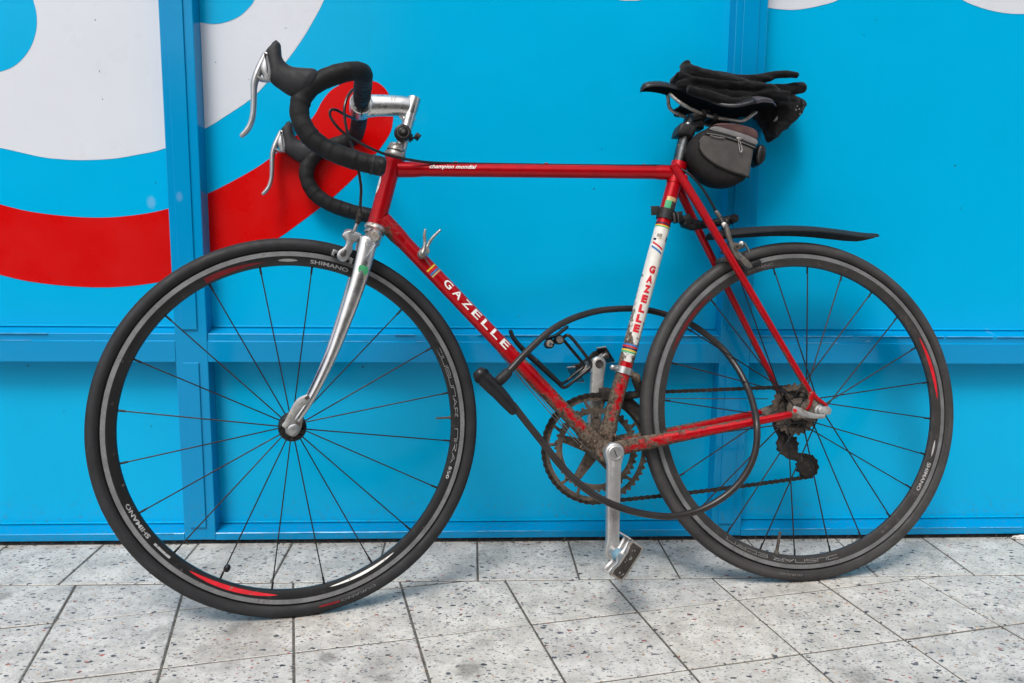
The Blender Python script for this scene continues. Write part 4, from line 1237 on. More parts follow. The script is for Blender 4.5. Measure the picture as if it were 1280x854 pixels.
for s in (1, -1):
    P = catmull(half(s), 10)
    # wrapped tape: radius ripples at every turn of the wrap
    N = len(P); L = [0]
    for i in range(1, N): L.append(L[-1] + (P[i] - P[i - 1]).length)
    dens = []
    k = int(L[-1] / .0022); Q = []; rr = []
    j = 0
    for i in range(k + 1):
        t = L[-1] * i / k
        while j < N - 2 and L[j + 1] < t: j += 1
        f = (t - L[j]) / max(1e-9, (L[j + 1] - L[j])); Q.append(P[j].lerp(P[j + 1], min(1, f)))
        ph = (t / .019) % 1.0
        base = .0152 if t > .02 else .0142
        rr.append(base + .0007 * ph ** 1.5 + .0003 * math.sin(t * 97) + .0004 * noise.noise(Vector((t * 140, s * 5, 0))))
    mb = MB(); sweep(mb, Q, rr, seg=22, smooth=False, roundcap=True)
    build('bar_tape', mb, 'bar_tape', hb, sharp=50)
    # end plug
    e = Vector(half(s)[-1]); d = (e - Vector(half(s)[-2])).normalized()
    mb = MB(); lathe(mb, [(-.004, .0158), (.004, .0160), (.0075, .0135), (.0085, 0)], e, axis=tuple(d), seg=20); build('end_plug', mb, 'black_plastic', hb)
    mb = MB(); lathe(mb, [(-.014, .0164), (-.010, .0165)], e, axis=tuple(d), seg=20); build('tape_finish', mb, 'hood_rubber', hb)
    # hood
    mb = MB()
    loft(mb, [(0.9283, 0.2100, 0.9017), (0.9344, 0.2100, 0.9065), (0.9490, 0.2100, 0.9069), (0.9660, 0.2100, 0.9076), (0.9768, 0.2100, 0.9129), (0.9830, 0.2100, 0.9226), (0.9843, 0.2100, 0.9340), (0.9852, 0.2100, 0.9428), (0.9897, 0.2100, 0.9472)], [(0.9471, 0.2100, 0.8676), (0.9605, 0.2100, 0.8612), (0.9738, 0.2100, 0.8637), (0.9876, 0.2100, 0.8725), (1.0006, 0.2100, 0.8831), (1.0017, 0.2100, 0.8963), (1.0051, 0.2100, 0.9125), (1.0085, 0.2100, 0.9274), (1.0012, 0.2100, 0.9380)], [.0150, .0168, .0168, .0160, .0152, .0148, .0140, .0125, .0080], s)
    hood = build('brake_hood', mb, 'hood_rubber', hb, sharp=70)
    # alloy lever body just inside the hood mouth
    mb = MB()
    pl = [(p[0], p[2]) for p in [(1.0073, 0.2100, 0.9281), (1.0009, 0.2100, 0.9140), (0.9975, 0.2100, 0.8928), (1.0018, 0.2100, 0.8843), (1.0090, 0.2100, 0.8871), (1.0154, 0.2100, 0.9006), (1.0122, 0.2100, 0.9158)]]
    prism(mb, pl, s * .210 - .0115, s * .210 + .0115, .005, smooth=4)
    build('lever_body', mb, 'alloy_satin', hb, sharp=60)
    mb = MB()
    lp = [(1.0092, 0.2100, 0.9236), (1.0141, 0.2100, 0.9107), (1.0208, 0.2100, 0.8940), (1.0254, 0.2100, 0.8787), (1.0262, 0.2100, 0.8623), (1.0267, 0.2100, 0.8435), (1.0283, 0.2100, 0.8272), (1.0323, 0.2100, 0.8133), (1.0383, 0.2100, 0.8037), (1.0437, 0.2100, 0.7979)]
    sweep(mb, [(p[0], p[1] * s, p[2]) for p in lp], [(.0080, .0046), (.0092, .0058), (.0098, .0062), (.0098, .0054), (.0095, .0048), (.0090, .0044), (.0086, .0043), (.0080, .0042), (.0072, .0040), (.0060, .0036)], seg=16, n=6)
    sweep(mb, [(p[0], p[1] * s, p[2]) for p in [(1.0215, 0.2100, 0.8889), (1.0132, 0.2100, 0.8856), (1.0042, 0.2100, 0.8848)]], [(.0088, .0034), (.0080, .0028), (.0070, .0022)], seg=12, n=4)
    build('brake_lever', mb, 'alloy_satin', hb)
# bell on the stem, flick knob behind
BC = Vector((0.7806, 0.0220, 0.8664))
mb = MB()
lathe(mb, [(-.014, 0), (-.014, .0138), (-.006, .0156), (.0, .0156), (.004, .0146), (.0055, .0115), (.0046, .0098), (.0066, .0084), (.0074, .0058), (.0095, .0046), (.0100, 0)], BC, seg=32)
bell = build('bell', mb, 'black_plastic', bike, BARS)
mb = MB(); lathe(mb, [(.0040, .0112), (.0064, .0110), (.0064, .0098), (.0040, .0096)], BC, seg=28); lathe(mb, [(.0095, .0042), (.0110, .0036), (.0112, 0)], BC, seg=16); build('bell_ring', mb, 'steel_dark', bell)
mb = MB(); p = [(0.7719, 0.0140, 0.8609), (0.7631, 0.0140, 0.8582)]; sweep(mb, p, .0040, seg=10, n=3); K = Vector((0.7537, 0.0160, 0.8618))
box(mb, K, (.0100, .0120, .0115), .002, Matrix.Rotation(math.radians(-35), 3, 'Y')); build('bell_knob', mb, 'black_plastic', bell)
mb = MB(); lathe(mb, [(-.006, .0112), (-.006, .0150), (.006, .0150), (.006, .0112)], Q0 - hd * .012, axis=tuple(hd), seg=24); build('bell_clamp', mb, 'steel_dark', bell)

# ---------------------------------------------------------------- brakes
def prism_px(mb, pts, y0, y1, bev, smooth=0, mi=0): prism(mb, [(p[0], p[2]) for p in pts], y0, y1, bev, mi, smooth)
mb = MB()
prism_px(mb, [(0.8945, 0.0340, 0.6735), (0.8867, 0.0340, 0.6816), (0.8692, 0.0340, 0.6805), (0.8594, 0.0340, 0.6743), (0.8673, 0.0340, 0.6663), (0.8758, 0.0340, 0.6575), (0.8767, 0.0340, 0.6460), (0.8853, 0.0340, 0.6309), (0.8917, 0.0340, 0.6268), (0.8993, 0.0340, 0.6290), (0.9041, 0.0340, 0.6371), (0.9005, 0.0340, 0.6464), (0.8906, 0.0340, 0.6537), (0.8877, 0.0340, 0.6644)], .028, .037, .0028, 4)
brake = build('brake_caliper', mb, 'alloy_satin', bike, FORK); brake['label'] = 'silver front brake caliper'
mb = MB()
prism_px(mb, [(0.8899, -0.0340, 0.6838), (0.8818, -0.0340, 0.6922), (0.8634, -0.0340, 0.6911), (0.8532, -0.0340, 0.6846), (0.8614, -0.0340, 0.6762), (0.8704, -0.0340, 0.6671), (0.8713, -0.0340, 0.6551), (0.8803, -0.0340, 0.6393), (0.8869, -0.0340, 0.6350), (0.8949, -0.0340, 0.6373), (0.8999, -0.0340, 0.6457), (0.8961, -0.0340, 0.6554), (0.8858, -0.0340, 0.6630), (0.8827, -0.0340, 0.6743)], -.037, -.028, .0028, 4)
p0 = Vector((0.8786, -0.0000, 0.6783)); sweep(mb, [(p0.x, -.034, p0.z), (p0.x + .001, 0, p0.z + .006), (p0.x, .034, p0.z)], [(.0055, .0085), (.0065, .0100), (.0055, .0085)], seg=14, n=8, ref=(0, 0, 1))
build('brake_arm', mb, 'alloy_satin', brake)
mb = MB(); c = Vector((0.8675, 0.0200, 0.6704)); sweep(mb, [(c.x + .010, .018, c.z), (c.x - .006, .018, c.z)], [.0055, .0062], seg=14, n=2); sweep(mb, [(c.x - .008, 0.0, c.z), (c.x - .030, 0.0, c.z - .003)], .0052, seg=12, n=2); build('pivot_bolt', mb, 'alloy_dirty', brake)
mb = MB(); c = Vector((0.8932, 0.0390, 0.6401)); lathe(mb, [(-.002, .0052), (.001, .0050), (.002, .0035), (.002, 0)], (c.x, .0370, c.z), seg=16); build('pad_bolt', mb, 'steel_dark', brake)
mb = MB(); prism_px(mb, [(0.8902, 0.0380, 0.6489), (0.8866, 0.0380, 0.6468), (0.8884, 0.0380, 0.6403), (0.8924, 0.0380, 0.6431)], .0365, .0378, .0003); build('arm_slot', mb, 'steel_dark', brake)
mb = MB()
prism_px(mb, [(0.9131, 0.0220, 0.6406), (0.9095, 0.0220, 0.6499), (0.9018, 0.0220, 0.6472), (0.9026, 0.0220, 0.6429), (0.9068, 0.0220, 0.6435), (0.9089, 0.0220, 0.6378)], .012, .030, .0012)
prism_px(mb, [(0.8830, 0.0220, 0.6375), (0.8745, 0.0220, 0.6333), (0.8775, 0.0220, 0.6239), (0.8824, 0.0220, 0.6252), (0.8809, 0.0220, 0.6310), (0.8851, 0.0220, 0.6324)], .012, .030, .0012)
build('pad_holder', mb, 'alloy_satin', brake)
for s in (1, -1):
    mb = MB(); a = Vector((0.9112, 0.0140, 0.6445)); b = Vector((0.8747, 0.0140, 0.6299)); sweep(mb, [(a.x, s * .0145, a.z), (b.x, s * .0145, b.z)], (.0042, .0052), seg=12, n=3); build('brake_pad', mb, 'black_rubber', brake)
mb = MB(); pts = [(0.8731, 0.0300, 0.6796), (0.8701, 0.0300, 0.6898), (0.8668, 0.0300, 0.6977)]; sweep(mb, pts, [.0033, .0031, .0031], seg=10, n=2, smooth=False)
build('barrel_adjuster', mb, 'alloy_dirty', brake)
mb = MB(); pts = [(0.8665, 0.0300, 0.6985), (0.8638, 0.0300, 0.7101), (0.8619, 0.0300, 0.7202)]; sweep(mb, pts, [.0050, .0046, .0036], seg=12, n=3, smooth=False); lathe(mb, [(-.003, .0050), (-.003, .0058), (.003, .0058), (.003, .0050)], pts[1], axis=(0, 0, 1), seg=12); build('cable_boot', mb, 'grime', brake)
# rear caliper
mb = MB()
prism_px(mb, [(0.1647, 0.0340, 0.6996), (0.1580, 0.0340, 0.7004), (0.1537, 0.0340, 0.6841), (0.1478, 0.0340, 0.6654), (0.1425, 0.0340, 0.6529), (0.1329, 0.0340, 0.6435), (0.1186, 0.0340, 0.6279), (0.1141, 0.0340, 0.6162), (0.1201, 0.0340, 0.6123), (0.1306, 0.0340, 0.6186), (0.1417, 0.0340, 0.6310), (0.1503, 0.0340, 0.6435), (0.1577, 0.0340, 0.6653), (0.1628, 0.0340, 0.6840)], .029, .037, .0022, 3)
rb = build('brake_caliper', mb, 'brake_dark', bike); rb['label'] = 'dirty rear brake caliper'
mb = MB()
prism_px(mb, [(0.1334, -0.0340, 0.7128), (0.1264, -0.0340, 0.7137), (0.1219, -0.0340, 0.6966), (0.1158, -0.0340, 0.6770), (0.1102, -0.0340, 0.6640), (0.1002, -0.0340, 0.6542), (0.0853, -0.0340, 0.6379), (0.0805, -0.0340, 0.6257), (0.0868, -0.0340, 0.6216), (0.0978, -0.0340, 0.6281), (0.1094, -0.0340, 0.6411), (0.1184, -0.0340, 0.6542), (0.1261, -0.0340, 0.6770), (0.1314, -0.0340, 0.6965)], -.037, -.029, .0022, 3)
c = Vector((0.1366, -0.0000, 0.6568)); sweep(mb, [(c.x, -.034, c.z), (c.x, 0, c.z + .008), (c.x, .034, c.z)], [(.0055, .0085), (.0065, .0100), (.0055, .0085)], seg=14, n=8, ref=(0, 0, 1))
build('brake_arm', mb, 'brake_dark', rb)
mb = MB(); prism_px(mb, [(0.1396, 0.0400, 0.6309), (0.1303, 0.0400, 0.6372), (0.1191, 0.0400, 0.6271), (0.1121, 0.0400, 0.6162), (0.1180, 0.0400, 0.6130), (0.1286, 0.0400, 0.6177)], .036, .042, .001); build('pad_holder', mb, 'brake_dark', rb)
mb = MB(); c = Vector((0.1286, 0.0300, 0.6622)); lathe(mb, [(-.010, 0), (-.010, .0055), (.005, .0055), (.007, .0042), (.008, 0)], c, axis=(.5, .8, .1), seg=18); sweep(mb, [(0.1239, 0.0340, 0.6623), (0.1184, 0.0340, 0.6530), (0.1154, 0.0340, 0.6467)], [(.0035, .0022), (.0030, .0018), (.0020, .0016)], seg=8, n=4); build('cable_anchor', mb, 'alloy_dirty', rb)
mb = MB(); c = Vector((0.1426, 0.0360, 0.6549)); lathe(mb, [(0, .0030), (0, .0055), (.004, .0055), (.004, .0030), (.0005, .0030), (.0005, 0)], c, seg=16); build('pivot_bolt', mb, 'sprocket_grime', rb)
for s in (1, -1):
    mb = MB(); a = Vector((0.1330, 0.0140, 0.6150)); b = Vector((0.0852, 0.0140, 0.6301)); sweep(mb, [(a.x, s * .0148, a.z), (b.x, s * .0148, b.z)], (.0042, .0055), seg=12, n=3); build('brake_pad', mb, 'black_rubber', rb)
mb = MB(); sweep(mb, [(0.1784, 0.0300, 0.7253), (0.1721, 0.0300, 0.7160)], [.0042, .0042], seg=10, n=2, smooth=False); sweep(mb, [(0.1714, 0.0300, 0.7144), (0.1636, 0.0300, 0.7012)], .0026, seg=10, n=1, smooth=False); build('barrel_adjuster', mb, 'brake_dark', rb)
mb = MB(); sweep(mb, [(0.1644, 0.0300, 0.7019), (0.1597, 0.0300, 0.6949)], [.0046, .0046], seg=10, n=2, smooth=False); build('cable_boot', mb, 'white_print', rb)

# ---------------------------------------------------------------- cables
def cable(name, pts, r, mat, parent=bike, n=10, seg=10, xf=None):
    mb = MB(); sweep(mb, pts, r, seg=seg, n=n); return build(name, mb, mat, parent, xf)
o = cable('brake_cable', [(0.8685, 0.0300, 0.9403), (0.8784, 0.0400, 0.9218), (0.8836, 0.0450, 0.8996), (0.8819, 0.0450, 0.8722), (0.8753, 0.0450, 0.8435), (0.8659, 0.0450, 0.8148), (0.8599, 0.0400, 0.7859), (0.8565, 0.0350, 0.7597), (0.8576, 0.0320, 0.7386), (0.8590, 0.0300, 0.7201)], .0026, 'cable_black')
o['label'] = 'front brake cable looping from the bar down to the caliper'
o = cable('brake_cable', [(0.8610, -0.0300, 0.9039), (0.8807, 0.0200, 0.8955), (0.8981, 0.0500, 0.8953), (0.9077, 0.0550, 0.8919), (0.9072, 0.0550, 0.8798), (0.8957, 0.0550, 0.8629), (0.8807, 0.0500, 0.8512), (0.8501, 0.0450, 0.8347), (0.8191, 0.0400, 0.8228), (0.7977, 0.0350, 0.8180), (0.7715, 0.0280, 0.8151), (0.7340, 0.0140, 0.8145), (0.6888, 0.0070, 0.8154), (0.6052, 0.0040, 0.8166), (0.4810, 0.0030, 0.8178), (0.3534, 0.0030, 0.8193), (0.2722, 0.0040, 0.8203), (0.2459, 0.0120, 0.8141), (0.2274, 0.0220, 0.8001), (0.2077, 0.0280, 0.7754), (0.1915, 0.0300, 0.7486), (0.1784, 0.0300, 0.7253)], .0026, 'cable_black')
o['label'] = 'rear brake cable running along the top tube'
for px in (0.20, 0.52, 0.88):
    mb = MB(); c = TT0.lerp(TT1, px); box(mb, c + Vector((0, .001, .0132)), (.007, .0065, .0045), .001, None)
    build('cable_clip', mb, 'red_paint', frame)
o = cable('gear_cable', [(0.7438, 0.0200, 0.6365), (0.7362, 0.0140, 0.6256), (0.7011, 0.0060, 0.5776), (0.6426, 0.0040, 0.5065), (0.5542, 0.0040, 0.4017), (0.4651, 0.0060, 0.2971), (0.4322, 0.0080, 0.2683)], .0010, 'wire', n=4, seg=6)
o = cable('gear_cable', [(0.7444, -0.0120, 0.6413), (0.7052, -0.0120, 0.5842), (0.6434, -0.0120, 0.5084), (0.5573, -0.0120, 0.4011), (0.4668, -0.0120, 0.2953), (0.4304, -0.0100, 0.2667)], .0010, 'wire', n=4, seg=6)
o = cable('gear_cable', [(0.3523, -0.0350, 0.3694), (0.2193, -0.0450, 0.3636), (0.0399, -0.0600, 0.3579)], .0010, 'steel_dark', n=3, seg=6)
# down-tube gear levers
for s, pp in ((1, [(0.7484, 0.0260, 0.6429), (0.7446, 0.0260, 0.6532), (0.7434, 0.0260, 0.6635), (0.7442, 0.0260, 0.6752), (0.7425, 0.0260, 0.6863)]), (-1, [(0.7406, -0.0200, 0.6547), (0.7359, -0.0200, 0.6622), (0.7305, -0.0200, 0.6729), (0.7228, -0.0200, 0.6828), (0.7112, -0.0200, 0.6942)])):
    mb = MB(); sweep(mb, pp, [(.0050, .0042), (.0030, .0034), (.0024, .0030), (.0024, .0028), (.0030, .0024)], seg=10, n=5)
    o = build('gear_lever', mb, 'alloy_dirty', bike)
    c = Vector(pp[0]); mb = MB()
    lathe(mb, [(-.010, 0), (-.010, .0085), (-.004, .0090), (0, .0088), (.0035, .0065), (.0040, .0030), (.0060, .0025), (.0060, 0)] if s > 0 else [(-.006, 0), (-.0055, .006), (0, .0088), (.010, .0085), (.010, 0)], (c.x, .024 * s, c.z), seg=24)
    build('lever_boss', mb, 'alloy_dirty', o)

# ---------------------------------------------------------------- drivetrain
def gear(mb, c, r, teeth, y0, y1, tooth=.0032, hole=None, seg=3, mi=0):
    """toothed plate with an open centre"""
    vs = []; n = teeth * 4
    for y in (y0, y1):
        for k in range(n):
            a = 2 * PI * k / n; ph = k % 4
            rr = r + (tooth if ph == 1 else (tooth * .75 if ph == 2 else -tooth * .55))
            vs.append(Vector((c.x + rr * math.cos(a), y, c.z + rr * math.sin(a))))
        for k in range(n):
            a = 2 * PI * k / n
            vs.append(Vector((c.x + hole * math.cos(a), y, c.z + hole * math.sin(a))))
    fs = []
    for k in range(n):
        j = (k + 1) % n
        fs += [(k, j, n + j, n + k), (2 * n + k, 3 * n + k, 3 * n + j, 2 * n + j), (k, 2 * n + k, 2 * n + j, j), (n + k, n + j, 3 * n + j, 3 * n + k)]
    mb.add(vs, fs, mi)
RC_ = Vector((.4125, 0, .2712))
mb = MB(); gear(mb, RC_, .1045, 52, -.0475, -.0445, hole=.094)
crankset = build('crankset', mb, 'sprocket_grime', bike, sharp=30); crankset['label'] = 'dirty crankset with two chainrings and silver arms'
mb = MB(); gear(mb, RC_, .0815, 42, -.0420, -.0392, hole=.0690)
for k in range(5): lathe(mb, [(-.0015, 0), (-.0015, .0040), (.0030, .0040), (.0030, 0)], RC_ + Vector((.0655 * math.cos(math.radians(90 + 72 * k)), -.040, .0655 * math.sin(math.radians(90 + 72 * k)))), seg=10)
build('chainring', mb, 'sprocket_grime', crankset, sharp=30)
mb = MB()
for k in range(5):
    a = math.radians(90 + 72 * k); d = Vector((math.cos(a), 0, math.sin(a))); nrm = Vector((-d.z, 0, d.x))
    p0, p1, p2 = RC_ + d * .012, RC_ + d * .066, RC_ + d * .0955
    q = [p0 - nrm * .013, p1 - nrm * .0072, p1 + d * .006 - nrm * .004, p1 + d * .006 + nrm * .004, p1 + nrm * .0072, p0 + nrm * .013]
    prism(mb, [(v.x, v.z) for v in q], -.0500, -.0405, .0018)
    # struts between the two rings
    for off in (-1, 1):
        p = RC_ + d * .070 + nrm * .010 * off; e = RC_ + d * .0955 + nrm * .020 * off
        sweep(mb, [(p.x, -.0440, p.z), (e.x, -.0455, e.z)], (.0015, .0032), seg=8, n=1, smooth=False)
lathe(mb, [(-.052, 0), (-.052, .019), (-.036, .0205), (-.036, 0)], RC_, seg=28)
build('spider', mb, 'sprocket_grime', crankset)
# left (near) crank arm, hanging straight down
def arm(name, A, Bp, y0, y1, rA, rB, wm, mat):
    A = Vector(A); Bp = Vector(Bp); d = Vector((Bp.x - A.x, 0, Bp.z - A.z)); L = d.length; d.normalize(); nn = Vector((-d.z, 0, d.x))
    pl = []
    for k in range(9):
        a = PI * (k / 8) + PI / 2
        pl.append(A + d * (rA * math.cos(a)) + nn * (rA * math.sin(a)))
    pl = [A + d * (rA * math.cos(PI / 2 + PI * k / 10)) + nn * (rA * math.sin(PI / 2 + PI * k / 10)) for k in range(11)]
    pl += [A + d * .022 - nn * wm * 1.05, A + d * L * .5 - nn * wm, Bp - d * .022 - nn * wm * .95]
    pl += [Bp + d * (rB * math.cos(-PI / 2 + PI * k / 10)) + nn * (rB * math.sin(-PI / 2 + PI * k / 10)) for k in range(11)]
    pl += [Bp - d * .022 + nn * wm * .95, A + d * L * .5 + nn * wm, A + d * .022 + nn * wm * 1.05]
    mb = MB(); prism(mb, [(p.x, p.z) for p in pl], y0, y1, .0042)
    return mb
cA = (0.4118, 0.0750, 0.2729); cB = (0.4203, 0.0800, 0.0964)
mb = arm('crank_arm', cA, cB, .062, .080, .0185, .0150, .0122, '')
lathe(mb, [(0, .0105), (.012, .0120), (.030, .0150), (.032, .0185)], (cA[0], .034, cA[2]), seg=28)
ca = build('crank_arm', mb, 'crank_alloy', crankset, sharp=50); ca['label'] = 'clean silver crank arm hanging down in front'
mb = MB(); lathe(mb, [(-.001, .0135), (.0012, .0130), (.0022, .0110), (.0014, .0106), (.0012, 0)], (cA[0], .080, cA[2]), seg=28); build('crank_bolt_cap', mb, 'alloy_satin', crankset)
mb = MB(); box(mb, (cA[0], .0818, cA[2]), (.0014, .001, .0125), 0, Matrix.Rotation(.35, 3, 'Y')); build('cap_slot', mb, 'steel_dark', crankset)
mb = MB(); c = Vector((0.4148, 0.0810, 0.1889)); text_map(mb, 'GAZELLE', lambda u, v: Vector((c.x + v, .0803, c.z - u)), .020, .0022); build('crank_mark', mb, 'grey_print', crankset, recalc=False, smooth=False)
fA = (RC_.x, 0, RC_.z); fB = (0.3961, -0.0680, 0.4370)
mb = arm('crank_arm', fA, fB, -.078, -.062, .0180, .0155, .0135, '')
lathe(mb, [(0, .016), (.014, .0180)], (RC_.x, -.066, RC_.z), seg=24)
ca = build('crank_arm', mb, 'mud_alloy', crankset, sharp=50); ca['label'] = 'muddy crank arm pointing up on the far side'
mb = MB(); lathe(mb, [(0, 0), (0, .0085), (.002, .0080), (.002, .006), (.0005, .0055), (.0005, 0)], (fB[0], -.0615, fB[2]), seg=20); build('crank_bolt_cap', mb, 'steel_dark', crankset)

def pedal(c, s, ang, mats, sc=1.0):
    """cage pedal; c = axle point on the crank face, s = side, ang = fore-aft tilt (radians)"""
    c = Vector(c)
    tr = Matrix.Translation(c) @ Matrix.Rotation(ang, 4, 'Y') @ Matrix.Scale(sc, 4)
    def X(p): return tr @ Vector((p[0], p[1] * s, p[2]))
    mb = MB()
    sweep(mb, [X((0, .001, 0)), X((0, .018, 0)), X((0, .040, 0)), X((0, .066, 0))], [.0105, .0095, .0078, .0088], seg=20, n=4)
    lathe(mb, [(0, .0092), (.002, .0098), (.0090 if s > 0 else -.009, .0098), (.0095 if s > 0 else -.0095, 0)], X((0, .010, 0)), seg=6)
    root = build('pedal', mb, mats[0], bike)
    # cage plates fore and aft with saw-tooth tops
    for f in (-1, 1):
        mb = MB()
        n = 9
        y0, y1 = .014, .074
        top = []
        for k in range(n * 4 + 1):
            y = y0 + (y1 - y0) * k / (n * 4)
            top.append((y, .0140 + (.0022 if k % 4 in (1, 2) else 0)))
        prof = top + [(y, -z) for y, z in top[::-1]]
        # plate in (y,z), thin along x
        vs = [X((f * .033, y, z)) for y, z in prof] + [X((f * .0350, y, z)) for y, z in prof]
        m = len(prof); half_ = len(top)
        fs = []
        for k in range(half_ - 1):
            fs.append((k, k + 1, m - 2 - k, m - 1 - k)); fs.append((m + k, 2 * m - 1 - k, 2 * m - 2 - k, m + k + 1))
        for k in range(m): j = (k + 1) % m; fs.append((k, m + k, m + j, j))
        mb.add(vs, fs)
        build('cage_plate', mb, mats[1], root)
        # bright worn tooth tips
        mb = MB()
        for k in range(n):
            y = y0 + (y1 - y0) * (k * 4 + 1.5) / (n * 4)
            for zz in (1, -1):
                p = X((f * .034, y, zz * .0163)); box(mb, p, (.0030, .0026, .0012), .0003, Matrix.Rotation(ang, 3, 'Y'))
        build('cage_teeth', mb, mats[3], root)
    # outer end plate with lightening pockets, inner bridge
    mb = MB(); pl = [(-.035, -.0120), (-.024, -.0140), (.024, -.0140), (.035, -.0120), (.035, .0120), (.024, .0140), (.012, .0105), (-.012, .0105), (-.024, .0140), (-.035, .0120)]
    prism(mb, pl, .0720, .0790, .0012, tr=tr @ (Matrix.Identity(4) if s > 0 else Matrix.Scale(-1, 4, (0, 1, 0))))
    build('end_plate', mb, mats[2], root)
    mirr = tr @ (Matrix.Identity(4) if s > 0 else Matrix.Scale(-1, 4, (0, 1, 0)))
    mb = MB(); prism(mb, offset_poly(pl, .0035), .0785, .0793, .0003, tr=mirr)
    build('end_pocket', mb, mats[4], root)
    mb = MB(); random.seed(12)
    for k in range(9):
        prism(mb, rect(random.uniform(-.028, .028), random.uniform(-.007, .007), random.uniform(.002, .006), random.uniform(.0012, .003), random.uniform(-.8, .8)), .0792, .0800, .0003, tr=mirr)
    tag(build('pedal_scratches', mb, mats[2], root), kind='stuff')
    mb = MB()
    for yy in (.020, .046):
        a = [X((-.033, yy, 0)), X((-.014, yy, .0015)), X((0, yy, .0)), X((.014, yy, -.0015)), X((.033, yy, 0))]
        sweep(mb, a, [(.0035, .0075), (.0040, .0050), (.0060, .0090), (.0040, .0050), (.0035, .0075)], seg=12, n=4)
    build('pedal_bridge', mb, mats[0], root)
    mb = MB(); prism(mb, rect(-.021, -.004, .010, .008, .2), .040, .056, .002, tr=tr @ (Matrix.Identity(4) if s > 0 else Matrix.Scale(-1, 4, (0, 1, 0))))
    build('reflector', mb, 'red_print' if s > 0 else 'black_plastic', root)
    return root
random.seed(5)
p = pedal((cB[0], .080, cB[2]), 1, math.radians(53), ('crank_alloy', 'alloy_dirty', 'alloy_dirty', 'alloy_white', 'grime')); p['label'] = 'metal cage pedal at the bottom of the near crank'
mb = MB(); sweep(mb, [Vector((cB[0], .100, cB[2])), Vector((cB[0], .118, cB[2]))], [.0098, .0125, .0100], seg=16, n=4); build('pedal_sleeve', mb, 'blue_grey', p)
p = pedal((fB[0], -.078, fB[2]), -1, math.radians(31), ('steel_dark', 'hub_black', 'hub_black', 'alloy_white', 'hub_black'), 1.12); p['label'] = 'dark cage pedal at the top of the far crank'

# cassette
CC = Vector((0, 0, R))
mb = MB(); lathe(mb, [(-.020, 0), (-.020, .020), (-.056, .018), (-.056, 0)], CC, seg=24)
cass = build('cassette', mb, 'grime', bike)
for k, tt in enumerate((25, 23, 21, 19, 17, 15, 13, 12)):
    mb = MB(); r = tt * .0127 / (2 * PI)
    gear(mb, CC, r, tt, -.0235 - k * .0040 - .0017, -.0235 - k * .0040, hole=r * .76 if k < 4 else .016)
    if k < 4:
        for q in range(6):
            a = q * PI / 3 + k * .2; d = Vector((math.cos(a), 0, math.sin(a)))
            p0, p1 = CC + d * .014, CC + d * r * .70
            sweep(mb, [(p0.x, -.0243 - k * .004, p0.z), (p1.x, -.0243 - k * .004, p1.z)], (.0008, .0050), seg=6, n=1, smooth=False)
    build('sprocket', mb, 'sprocket_grime', cass, sharp=30)
# rear derailleur
J1 = Vector((0.0007, -0.0580, 0.2626)); J2 = Vector((-0.0383, -0.0580, 0.2168))
mb = MB()
prism_px(mb, [(0.0274, -0.0500, 0.2755), (0.0164, -0.0500, 0.2849), (-0.0046, -0.0500, 0.2809), (-0.0164, -0.0500, 0.2674), (-0.0156, -0.0500, 0.2479), (-0.0258, -0.0500, 0.2377), (-0.0433, -0.0500, 0.2321), (-0.0516, -0.0500, 0.2170), (-0.0473, -0.0500, 0.2009), (-0.0311, -0.0500, 0.1967), (-0.0174, -0.0500, 0.2071), (-0.0130, -0.0500, 0.2284), (0.0062, -0.0500, 0.2341), (0.0215, -0.0500, 0.2477), (0.0297, -0.0500, 0.2626)], -.0515, -.0495, .0006, 3)
prism_px(mb, [(0.0190, -0.0660, 0.2742), (0.0079, -0.0660, 0.2837), (-0.0133, -0.0660, 0.2796), (-0.0252, -0.0660, 0.2660), (-0.0244, -0.0660, 0.2463), (-0.0347, -0.0660, 0.2360), (-0.0524, -0.0660, 0.2303), (-0.0608, -0.0660, 0.2151), (-0.0564, -0.0660, 0.1988), (-0.0400, -0.0660, 0.1946), (-0.0262, -0.0660, 0.2050), (-0.0217, -0.0660, 0.2266), (-0.0023, -0.0660, 0.2323), (0.0131, -0.0660, 0.2461), (0.0214, -0.0660, 0.2611)], -.0665, -.0645, .0006, 3)
rd = build('rear_derailleur', mb, 'grime', bike)
mb = MB(); sweep(mb, [(.004, -.070, R - .012), (.010, -.075, R - .030), (J1.x - .004, -.078, J1.z + .016), (J1.x, -.074, J1.z)], [(.008, .010), (.010, .014), (.010, .013), (.008, .010)], seg=14, n=5)
build('derailleur_body', mb, 'grime', rd)
for Jx in (J1, J2):
    mb = MB(); gear(mb, Jx, .0215, 11, -.0605, -.0560, tooth=.0030, hole=.008); lathe(mb, [(-.0045, 0), (-.0045, .0085), (.0045, .0085), (.0045, 0)], (Jx.x, -.058, Jx.z), seg=16)
    build('jockey_wheel', mb, 'grime', rd, sharp=30)
# front derailleur
mb = MB()
c0 = S((Vector((0.3683, -0.0000, 0.4225)) - ST_T).dot(sdn)); lathe(mb, [(-.0065, .0145), (-.0065, .0166), (.0065, .0166), (.0065, .0145)], c0, axis=tuple(sdn), seg=32)
sweep(mb, [c0 + fwdS * .0165, c0 + fwdS * .024], (.006, .0055), seg=10, n=1, smooth=False)
fd = build('front_derailleur', mb, 'alloy_satin', bike)
mb = MB(); lathe(mb, [(0, 0), (0, .0035), (.006, .0035), (.006, 0)], c0 + fwdS * .021 + Vector((0, .005, 0)), seg=6); build('clamp_bolt', mb, 'alloy_dirty', fd)
mb = MB(); sweep(mb, [c0 - fwdS * .014 + Vector((0, .004, -.002)), c0 - fwdS * .026 + Vector((0, 0, -.006)), c0 - fwdS * .030 + Vector((0, -.008, -.014))], [.0060, .0085, .0060], seg=10, n=4); build('derailleur_link', mb, 'mud_metal', fd)
